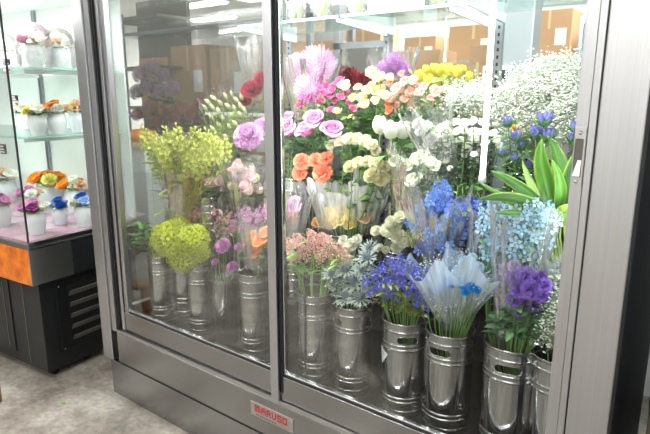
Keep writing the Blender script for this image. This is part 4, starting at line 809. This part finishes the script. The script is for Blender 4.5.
greenery('pale_filler_stem', 'pale green filler stem behind the right door stile', 'foliage', [(553, 300), (558, 318), (550, 335), (562, 290), (556, 270), (560, 345)], 1.54, 'r6', 40, .03, .008, ['a8bf90', 'c3d0a8', '86a868'])
gyps("white baby's breath behind the right door stile", [(554, 320, 8, 26, 1.52, .02, 1)], 'r6', 900, .003, 'e8eee0', '9fb58a')
sleeve_px('film_sleeve', 'clear wrap by the right door stile', (560, 352), (562, 250), 1.55, 1.53, 14, 20, mat='net_wrap', seed=51, zig=.02)
# ------------------------------------------------------------------ things on the glass shelves inside the fridge
def glass_vase(px, Y, z, h, r, label, stems=7):
    p = at(px, 5, Y); t = thing('glass_vase', label, 'vase', (p.x, Y, z), 'clear vases on the upper glass shelf')
    m = MB(); m.lathe([(.001, .004), (r*.8, .004), (r*.8, .01), (r*.95, h), (r, h), (r*.86, 0), (.001, 0)], 24); m.obj('body', 'clear_dome', t)
    for k in range(stems):
        a = k*2.4; m = MB(); m.tube([(r*.4*math.cos(a), r*.4*math.sin(a), .01), (r*.6*math.cos(a+1), r*.6*math.sin(a+1), h), (r*1.2*math.cos(a+1), r*1.2*math.sin(a+1), h*1.8)], .003, n=6, col=jit(lin('93b838'), rnd, .2)); m.obj('green_stem', 'leaf', t)
glass_vase(296, 1.86, 1.784, .13, .045, 'clear vase of green stems on the shelf, leftmost'); glass_vase(322, 1.84, 1.784, .13, .04, 'clear vase of green stems on the shelf, second from left')
glass_vase(357, 1.9, 1.784, .13, .045, 'clear vase of green stems on the shelf, right of the upright'); glass_vase(437, 1.84, 1.784, .13, .05, 'clear vase of green stems above the yellow tulips')
for px, w, lab in ((392, .085, 'white paper wrapped pot on the upper shelf, left one'), (425, .05, 'white paper wrapped pot on the upper shelf, right one')):
    p = at(px, 8, 1.86); t = thing('white_planter', lab, 'pot', (p.x, 1.86, 1.784), 'white pots on the upper shelf'); m = MB()
    m.lathe([(.001, 0), (w*.6, 0), (w*.75, .18), (w*.7, .18), (w*.55, .01), (.001, .01)], 20); m.obj('pot', 'white_ceramic', t)
    m = MB(); 
    for k in range(14): a = k*2.4; leafblade(m, (0, 0, .17), (math.cos(a), math.sin(a), 1.6), .12, .012, jit(lin('6fa045'), rnd, .2), rnd)
    m.obj('leaves', 'leaf', t)
# ------------------------------------------------------------------ small display case at left
RA = math.radians(5.8); OC = Vector((-2.795, 1.20, 0)); MC = Matrix.Translation(OC) @ Matrix.Rotation(RA, 4, 'Z')
dc = thing('display_case', 'small glass display case on black cooler base, left of the fridge', 'display case', OC); dc.rotation_euler = (0, 0, RA)
# local frame: -x runs along its front to the left, +y is its depth
CD = .66; CW = 1.5
def cb(name, b, mat, par=None, bev=.001, label=None): return boxobj(name, b, mat, par or dc, bev, label)
body = cb('cooler_base', (-CW, 0, .04, CD, .045, .56), 'black_paint', bev=.003, label='black painted cooler base')
cb('base_front_panel', (-.9, -.28, .034, .04, .10, .52), 'black_paint', body, .002); cb('panel_seam', (-.155, -.150, .037, .04, .06, .55), 'louver_gray', body, 0)
cb('panel_seam', (-.335, -.33, .031, .034, .12, .50), 'louver_gray', body, 0)
lv = MB(); lv.box(.0, .006, .125, .60, .13, .14); lv.box(.0, .006, .125, .60, .505, .515); lv.box(0, .006, .125, .135, .13, .515); lv.box(0, .006, .59, .60, .13, .515)
lo_ = lv.obj('vent_frame', 'black_paint', body, smooth=False, bevel=.001)
lv = MB(); lv.box(.0005, .002, .19, .57, .165, .495); lv.obj('vent_opening', 'dark_rubber', lo_, smooth=False)
for k in range(5):
    z = .175+k*.064; lv = MB(); lv.add([(.003, .20, z), (.003, .56, z), (.018, .56, z+.028), (.018, .20, z+.028), (.001, .20, z+.004), (.001, .56, z+.004), (.014, .56, z+.030), (.014, .20, z+.030)], [(0, 1, 2, 3), (7, 6, 5, 4), (0, 4, 5, 1), (3, 2, 6, 7), (0, 3, 7, 4), (1, 5, 6, 2)])
    lv.obj('louver', 'louver_gray', lo_, smooth=False)
for (yy, zz) in ((.135, .5), (.135, .145), (.59, .145), (.59, .5)):
    lv = MB(); lv.tube([(.005, yy+.01, zz), (.009, yy+.01, zz)], .004, n=8); lv.obj('screw', 'chrome', lo_)
for xx in (-.05, -1.3):
    for yy in (.10, .65):
        lv = MB(); lv.tube([(xx-.012, yy, .022), (xx+.012, yy, .022)], .022, n=14); lv.box(xx-.016, xx+.016, yy-.01, yy+.01, .022, .048); lv.obj('caster', 'dark_rubber', body)
cb('front_apron', (-CW, .042, -.012, 0, .556, .742), 'orange_panel', label='glossy mottled orange front panel')
cb('side_apron', (.035, .043, -.012, .22, .556, .742), 'plate', label='polished steel end panel'); cb('side_apron', (.030, .040, .22, CD, .556, .742), 'black_paint', bev=.001, label='black end panel')
cb('deck_tray', (-CW, .04, -.008, CD, .742, .772), 'steel_h', bev=.002)
tr = cb('trim_strip', (.036, .046, -.012, CD, .742, .752), 'chrome', bev=0); cb('trim_strip', (.034, .044, -.010, CD, .770, .780), 'chrome', bev=0); cb('trim_strip', (-CW, .044, -.014, -.008, .770, .78), 'chrome', bev=0)
cb('pink_deck', (-CW, .03, .0, CD-.02, .772, .782), 'pink_deck', bev=0)
m_ = MB()
for i in range(10):
    for j in range(5):
        if (i+j) % 2 == 0: x0 = .02-(i+1)*.15; m_.box(x0, x0+.145, .01+j*.15, .155+j*.15, .782, .7835)
m_.obj('deck_tile', 'deck_white', dc, smooth=False)
cb('front_glass', (-CW, .036, -.006, -.001, .782, 2.0), 'glass', bev=0); cb('end_glass', (.034, .039, 0, CD, .782, 2.0), 'glass', bev=0)
cb('corner_seal', (.034, .042, -.008, -.001, .782, 2.0), 'gasket', bev=0)
cb('back_wall', (-CW, .034, CD-.01, CD, .782, 2.0), 'mint', bev=0); cb('case_top', (-CW, .04, -.01, CD, 2.0, 2.06), 'white_plastic')
for z, y0 in ((1.285, .06), (1.618, .10)):
    g = cb('glass_shelf', (-CW+.1, .025, y0, CD-.03, z, z+.008), 'glass_shelf', bev=0); cb('glass_edge', (-CW+.1, .026, y0-.003, y0, z, z+.009), 'glass_edge', g, 0); cb('glass_edge', (.023, .027, y0, CD-.03, z, z+.009), 'glass_edge', g, 0)
    for x in (-.06, -.75): cb('shelf_bracket', (x-.005, x+.005, y0+.03, CD-.012, z-.022, z-.001), 'white_plastic', g, 0)
for x in (-.06, -.75): cb('shelf_upright', (x-.012, x+.012, CD-.03, CD-.012, .8, 2.0), 'rack_steel', bev=0)
m_ = MB(); m_.tube([(-CW+.1, .10, 1.975), (0, .10, 1.975)], .013, n=10); m_.obj('glow_tube', 'tube_light', dc)
lo = area(*(MC @ Vector((-.7, .12, 1.96))), 1.3, .06, 24, (0, 0, RA)); lo.data.color = (1, .99, .96)
# preserved flower arrangements in the case
def arrangement(u, v, z, r, cols, label, pot=True, dome=False, s=1.0):
    W_ = MC @ Vector((u, v, z)); t = thing('flower_arrangement', label, 'flower arrangement', W_, 'small preserved flower arrangements', rz=RA)
    h = .075*s
    m = MB(); m.lathe([(.001, 0), (r*.55, 0), (r*.5, .008), (r*.62, h*.25), (r*.72, h*.6), (r*.6, h), (r*.55, h), (r*.6, h*.6), (.001, .012)], 24); m.obj('pot', 'white_ceramic', t)
    for i, (h0, h1) in enumerate(cols):
        a = i*2*PI/max(1, len(cols)-1)-1.9; q = 0 if i == len(cols)-1 else r*.62; bo = link('bloom', bloom_mesh(rnd.choice(['rose', 'carn']), h0, h1), t)
        bo.matrix_local = orient((q*math.cos(a), q*math.sin(a), h+r*.32+(.018 if q == 0 else 0)), (q*math.cos(a)*9, q*math.sin(a)*9-.3, 1), r*.50, i)
    m = MB()
    for k in range(12): a = k*2.4; leafblade(m, (0, 0, h*.95), (math.cos(a), math.sin(a), .5), r*1.05, r*.22, jit(lin(rnd.choice(['6f9a58', 'dfe6d8', '9fb58a'])), rnd, .2), rnd)
    m.obj('leaves', 'leaf', t)
    if dome:
        m = MB(); m.lathe([(r*1.2, .0), (r*1.2, h+r*.5), (r*1.05, h+r*1.1), (r*.6, h+r*1.5), (.001, h+r*1.62)], 24); m.obj('clear_cover', 'clear_dome', t)
PK = ('c04f94', 'e3a2cb'); WH = ('f0ead8', 'fbf9f0'); LB = ('8fb4ea', 'c3d4f4'); DB = ('1f3f8f', '2f5fb8'); OR = ('ee7a1c', 'f8a03c'); YL = ('e8c838', 'f6ec9a'); PE = ('f0b088', 'f8d8c0'); LP = ('b07fc4', 'd8bfe6'); GR = ('9fae3a', 'cfd880'); PP = ('7a2f6e', 'a8558f')
def arr(px, v, z, r, cols, label, **kw):
    # stands on height z, at depth v in the case, along the column px of the photograph
    inv = MC.inverted(); o_ = inv @ Vector((0, 0, EYE)); lo_y, hi_y = -400, 900
    for _ in range(40):
        my = (lo_y+hi_y)/2; dd = inv.to_3x3() @ ray(px, my); t = (v-o_.y)/dd.y; hz = EYE+dd.z*t
        if hz > z: lo_y = my
        else: hi_y = my
    arrangement(o_.x+dd.x*t, v, z, r*1.18, cols, label, s=r/.040, **kw)
ZD = .7835
arr(37, .12, ZD, .062, [PK, PP, WH, PK, WH, PK], 'pink and purple roses in white pot at the front corner of the case')
arr(61, .32, ZD, .050, [LB, DB, LP, LB, DB], 'blue and lilac roses in white pot, middle of the case floor')
arr(85, .36, ZD, .062, [WH, LB, DB, LP, DB], 'light and dark blue roses with white bloom beside the fridge post')
arr(3, .12, ZD, .062, [GR, PK, WH, PP], 'green and pink roses in white pot at the left edge of the picture')
arr(32, .36, ZD, .062, [PK, WH, PE, WH, PK], 'pale pink arrangement in the second row of the case floor')
arr(50, .54, ZD, .085, [OR, YL, OR, PE, OR], 'bright orange arrangement at the back of the case floor')
arr(76, .57, ZD, .075, [OR, PE, OR, WH], 'orange arrangement nearest the fridge at the back of the case floor')
arr(8, .52, ZD, .080, [PK, WH, PK, PE], 'pink arrangement at the back left of the case floor')
Z1_ = 1.293
arr(39, .16, Z1_, .055, [YL, WH, PE, YL, WH], 'cream and yellow arrangement in white pot on the lower glass shelf')
arr(58, .26, Z1_, .058, [OR, WH, PE, PK, OR], 'orange and peach arrangement in white pot on the lower glass shelf')
arr(79, .42, Z1_, .058, [YL, PE, OR, PE], 'peach arrangement in white pot on the lower shelf by the fridge')
arr(24, .42, Z1_, .05, [WH, PE, WH], 'small white arrangement at the left of the lower glass shelf')
Z2_ = 1.6265
arr(36, .20, Z2_, .058, [PK, WH, PK, PE], 'pink topped arrangement under clear cover on the top shelf', dome=True)
arr(61, .34, Z2_, .055, [PE, WH, PE], 'pale peach arrangement under clear cover on top shelf by fridge', dome=True)
arr(7, .34, Z2_, .055, [PK, WH, WH], 'pale pink arrangement under clear cover at left of top shelf', dome=True)
arr(48, .54, Z2_, .055, [PK, WH, PK], 'pale pink arrangement at the back of the top shelf', dome=True)
def card(px, py, v, w, h, mat, label):
    d = ray(px, py); inv = MC.inverted(); o_ = inv @ Vector((0, 0, EYE)); dd = inv.to_3x3() @ d; t = (v-o_.y)/dd.y; P = o_+dd*t
    W_ = MC @ P; th = thing('price_card', label, 'price card', W_, 'price cards in the display case', rz=RA)
    m = MB(); m.box(-w/2, w/2, 0, .004, -h/2, h/2); m.obj('card', mat, th, smooth=False)
    m = MB()
    for k in range(3): m.box(-w*.4, w*(.1+.1*k), -.001, 0, h*(.25-.28*k)-.002, h*(.25-.28*k)+.003)
    m.obj('writing', 'paper_white', th, smooth=False)
    m = MB(); m.box(-w*.1, w*.1, .004, .02, -h/2-.004, -h/2+.004); m.obj('clip', 'white_plastic', th, smooth=False)
card(6, 62, .09, .06, .028, 'card_black', 'dark price card at the top shelf edge'); card(6, 70, .088, .06, .012, 'card_red', 'narrow red price card below the top shelf edge')
card(14, 98, .05, .055, .026, 'card_black', 'black price card above the lower shelf'); card(14, 104, .048, .06, .012, 'card_red', 'narrow red price card above the lower shelf')
card(3, 149, .05, .05, .05, 'card_black', 'black price card low at the left picture edge')
# wooden post at the bottom left corner, leaf scrap on the floor
t = thing('wooden_stool', 'small wooden stool leg at the bottom left corner', 'stool', (-2.86, 1.0, 0)); p = at(0, 384, .93)
m_ = MB(); q = ray(-3, 402); k = -EYE/q.z; fx, fy = q.x*k, q.y*k
t.location = (fx, fy, 0)
m_ = MB(); m_.lathe([(.001, 0), (.022, 0), (.024, .1), (.028, .24), (.03, .34), (.001, .34)], 16); m_.obj('leg', 'log_wood', t)
m_ = MB(); m_.lathe([(.001, .34), (.05, .34), (.055, .345), (.055, .365), (.001, .37)], 24, c=(-.03, 0, 0)); m_.obj('seat', 'log_wood', t)
q = ray(61, 403); k = -EYE/q.z; m_ = MB((q.x*k, q.y*k, 0)); leafblade(m_, (q.x*k, q.y*k, .004), (1, .3, 0), .03, .009, lin('7fae40'), rnd, 0); tag(m_.obj('leaf_scrap', 'leaf'), 'tiny green leaf scrap lying on the concrete floor', 'leaf')
# sack right of the fridge
s = MB(); s.box(-.12, 1.8, 2.5, 2.55, 0, 2.3); 
t = thing('dark_cabinet', 'dark cabinet standing beyond the right end of the fridge', 'cabinet', (0, 0, 0)); boxobj('body', (-.10, 1.4, 1.95, 2.5, 0, 1.9), 'dark_cloth', t); boxobj('door_panel', (-.08, .6, 1.94, 1.95, .05, 1.85), 'dark_cloth', t)
q = ray(648, 434); 
P = at(652, 400, 1.62); t = thing('paper_sack', 'brown paper sack standing right of the fridge', 'sack', (P.x+.12, 1.62, 0)); m_ = MB()
m_.lathe([(.001, 0), (.12, 0)]+[(.125, .04+.04*i) for i in range(17)]+[(.115, .72), (.118, .76), (.112, .80), (.108, .80), (.11, .70), (.001, .66)], 48)
vv = []
for q in m_.v:
    a = math.atan2(q[1], q[0]); k = 1/max(abs(math.cos(a)), abs(math.sin(a)))**.8; e = noise.noise(Vector((q[0]*14, q[1]*14, q[2]*9)))*.09
    vv.append((q[0]*k*(1+e), q[1]*k*(.8+e), q[2]+noise.noise(Vector(q)*20)*.012*(q[2] > .6)))
m_.v = vv; m_.obj('bag', 'sack', t)
# ------------------------------------------------------------------ shop behind the fridge
# white-mint cabinet with a little pumpkin, left behind
cbk = thing('counter_cabinet', 'mint fronted counter with cream top holding the small pumpkin', 'cabinet', (-3.3, 2.3, 0))
boxobj('cabinet_body', (-.35, .25, -.2, .25, 0, 1.16), 'mint', cbk); boxobj('countertop', (-.37, .27, -.22, .27, 1.16, 1.19), 'cream_wood', cbk); boxobj('door', (.25, .26, -.16, .0, .1, 1.1), 'mint', cbk)
boxobj('dark_side', (.25, .262, .03, .12, .1, 1.1), 'dark_frame', cbk)
pk = thing('pumpkin', 'small ribbed orange pumpkin on the cream counter top', 'pumpkin', (-3.2, 2.19, 1.19))
m_ = MB(); vs = []; n = 48
for i in range(13):
    a = -PI/2+PI*i/12
    for j in range(n): b_ = 2*PI*j/n; R_ = .095*(math.cos(a)**.8 if i not in (0, 12) else 0)*(1-.07*abs(math.cos(5*b_))**6); vs.append((R_*math.cos(b_), R_*math.sin(b_), .045+.042*math.sin(a)-(.008 if i > 10 else 0)))
m_.add(vs, [(i*n+j, i*n+(j+1) % n, (i+1)*n+(j+1) % n, (i+1)*n+j) for i in range(12) for j in range(n)]); m_.obj('flesh', 'pumpkin', pk)
m_ = MB(); m_.tube([(0, 0, .07), (.004, 0, .10), (.015, 0, .115)], .009, .006, n=6); m_.obj('stem', 'cream_wood', pk)
wc = thing('wooden_cabinet', 'reddish brown wooden cabinet behind the amber wrapped bunch', 'cabinet', (-2.85, 2.36, 0)); boxobj('body', (-.17, .35, -.12, .25, 0, 1.12), 'red_wood', wc); boxobj('door', (-.15, .1, -.13, -.12, .1, 1.05), 'red_wood', wc)
dk = thing('shelf_unit', 'dark shelf unit with glass goods far behind the left door', 'shelf', (-4.1, 2.95, 0)); boxobj('back_panel', (-.45, .25, .2, .24, 0, 2.3), 'dark_frame', dk)
for z in (.9, 1.3, 1.7, 2.1): boxobj('shelf_board', (-.45, .25, -.1, .2, z, z+.025), 'dark_frame', dk)
# red orange flowers in a planter seen low at left
pt = thing('orange_flower_planter', 'trough of orange red flowers behind the left side glass', 'planter', (-2.75, 2.3, 0)); boxobj('trough', (-.15, .15, -.12, .2, 0, .72), 'dark_frame', pt)
for k in range(14):
    bo = link('bloom', bloom_mesh('carn', 'c8401c', 'e8724a'), pt); bo.matrix_local = orient((rnd.uniform(-.14, .14), rnd.uniform(-.12, .2), .78+rnd.uniform(0, .09)), (0, -.4, 1), .04, k)
# steel rack with cardboard boxes
rk = thing('storage_rack', 'steel storage rack carrying the cardboard boxes', 'rack', (-3.4, 3.3, 0))
for x in (-1.25, .95):
    for y in (-.25, .25): boxobj('post', (x-.02, x+.02, y-.02, y+.02, 0, 2.2), 'rack_steel', rk)
for z in (.5, .95, 1.36, 2.0): boxobj('rack_shelf', (-1.27, .97, -.27, .27, z, z+.03), 'rack_steel', rk)
def carton(x, y, z, w, d, h, label, rz=0, dark=False):
    t = thing('cardboard_box', label, 'box', (x, y, z), 'cardboard boxes behind the fridge', rz=rz)
    boxobj('carton', (-w/2, w/2, -d/2, d/2, 0, h), 'box_brown', t, .003); boxobj('tape', (-w*.03, w*.03, -d/2-.001, d/2+.001, h*.6, h+.001), 'tape', t, 0)
    boxobj('paper_label', (w*.15, w*.4, -d/2-.002, -d/2, h*.25, h*.6), 'paper_white', t, 0)
carton(-4.25, 3.28, 1.39, .42, .4, .42, 'cardboard box on the rack, leftmost'); carton(-3.78, 3.28, 1.39, .44, .4, .50, 'cardboard box on the rack, second from left')
carton(-3.3, 3.28, 1.39, .42, .4, .46, 'cardboard box on the rack, third from left'); carton(-2.85, 3.28, 1.39, .4, .4, .48, 'cardboard box on the rack, rightmost')
carton(-4.0, 3.28, .98, .5, .4, .33, 'low cardboard box on the shelf below, left'); carton(-3.1, 3.28, .98, .6, .4, .33, 'low cardboard box on the shelf below, right')
DF = []
BK['dry'] = (-3.35, 2.72, .6, .12, 1.05)
bucket(-3.35, 2.72, .0, .26, 1.05, 'tall steel bucket holding the dried mauve flowers', group='tall steel flower buckets')
bunch('dried_hydrangea', 'dusty mauve dried hydrangea head behind the left glass', 'flower', 'dusty mauve dried hydrangeas', 'head', 'b59ab0', 'ccb0c6', [(140, 74, 8), (152, 68, 8), (163, 76, 8), (148, 86, 9), (160, 92, 8), (137, 92, 8), (172, 88, 8)], 2.72, 'dry', kw={'nf': 70, 'fs': .22}, leaf=(8, .10, .03))
bunch('dried_red_head', 'dull red dried head behind the left glass', 'flower', 'dull red dried heads', 'head', 'a5605a', 'b87a70', [(150, 108, 8), (164, 112, 8), (180, 108, 8), (192, 114, 8), (138, 114, 7), (176, 120, 8), (158, 122, 8), (200, 104, 7)], 2.66, 'dry', kw={'nf': 70, 'fs': .22}, leaf=(10, .10, .03), greens=['2f4a24', '24401f'])
# packing table with boxes behind the right door
tb_ = thing('packing_table', 'work table behind the fridge carrying boxes', 'table', (-1.8, 3.4, 0)); boxobj('tabletop', (-.85, 1.5, -.35, .35, 1.38, 1.42), 'cream_wood', tb_)
for x in (-.8, 1.45):
    for y in (-.3, .3): boxobj('leg', (x-.025, x+.025, y-.025, y+.025, 0, 1.38), 'rack_steel', tb_)
carton(-1.72, 3.3, 1.42, .34, .3, .34, 'cardboard box seen above the peach roses', .1); carton(-1.30, 3.35, 1.42, .32, .3, .26, 'cardboard box seen above the yellow tulips', -.1); carton(-1.28, 3.35, 1.68, .22, .2, .10, 'small carton on top of another box above the tulips', .05)
t = thing('glass_partition', 'framed grey partition behind the pink chrysanthemums', 'partition', (-2.2, 3.0, 0))
boxobj('frame_bar', (-.02, .03, 0, .05, 0, 2.3), 'rack_steel', t); boxobj('frame_bar', (.36, .40, 0, .05, 0, 2.3), 'rack_steel', t); boxobj('partition_panel', (.03, .36, .01, .04, .3, 1.78), 'dark_frame', t); boxobj('frame_bar', (-.02, .4, 0, .05, 1.78, 1.82), 'rack_steel', t)
t = thing('support_column', 'grey square column behind the right glass', 'column', (-.92, 2.7, 0)); boxobj('shaft', (-.05, .08, -.05, .08, 0, 2.75), 'grey_post', t); boxobj('corner_trim', (.08, .085, -.05, -.04, 0, 2.75), 'white_plastic', t)
t = thing('white_door', 'white framed panel behind the baby breath at upper right', 'door', (-.7, 3.0, 0)); boxobj('panel', (.0, .8, 0, .04, .0, 1.83), 'paper_white', t); boxobj('frame_bar', (-.02, .82, -.01, .05, 1.83, 1.87), 'rack_steel', t)
boxobj('frame_bar', (-.02, 0, -.01, .05, 0, 1.83), 'rack_steel', t)
t = thing('wall_cabinet', 'white wall cabinets behind the upper shelf', 'cabinet', (-1.2, 4.6, 0))
for i in range(5): boxobj('door', (-2.0+i*.62, -1.42+i*.62, 0, .04, 1.75, 2.4), 'grey_post', t)
boxobj('carcass', (-2.02, 1.1, .04, .4, 1.73, 2.42), 'wall_white', t)
for (x, y, z, c) in ((-.75, 2.9, 1.5, 'paper_white'),):
    hs = thing('wall_shelf', 'long wall shelf of cartons seen above the boxes through the right door', 'shelf', (-1.4, 4.3, 1.72)); boxobj('shelf_board', (-2.2, 1.6, -.2, .2, 0, .03), 'grey_post', hs); boxobj('backboard', (-2.2, 1.6, .2, .22, -.5, .7), 'grey_post', hs)
for i, (x, w, h) in enumerate(((-3.2, .3, .22), (-2.75, .36, .3), (-2.2, .28, .2), (-1.75, .4, .26), (-1.2, .3, .32), (-.75, .34, .22))): carton(x, 4.3, 1.75, w, .3, h, f'{ORD[i]} carton on the long wall shelf behind the fridge')
t = thing('small_monitor', 'small white framed screen behind the vertical reflection streak', 'screen', (-.98, 2.62, 1.52)); boxobj('frame', (-.07, .07, 0, .03, 0, .11), 'white_plastic', t, .004); boxobj('screen', (-.055, .055, -.002, 0, .02, .09), 'dark_cloth', t, 0); boxobj('stand', (-.012, .012, .0, .02, -1.52, .0), 'white_plastic', t)
# ------------------------------------------------------------------ light and colour
w = bpy.data.worlds.new('world'); sc.world = w; w.use_nodes = True
w.node_tree.nodes['Background'].inputs[0].default_value = (.9, .95, 1, 1); w.node_tree.nodes['Background'].inputs[1].default_value = .3
sc.view_settings.view_transform = 'Standard'; sc.view_settings.look = 'None'; sc.view_settings.gamma = 1; sc.view_settings.use_curve_mapping = False
sc.view_settings.exposure = 0.4
sc.cycles.transparent_max_bounces = 32; sc.cycles.max_bounces = 10
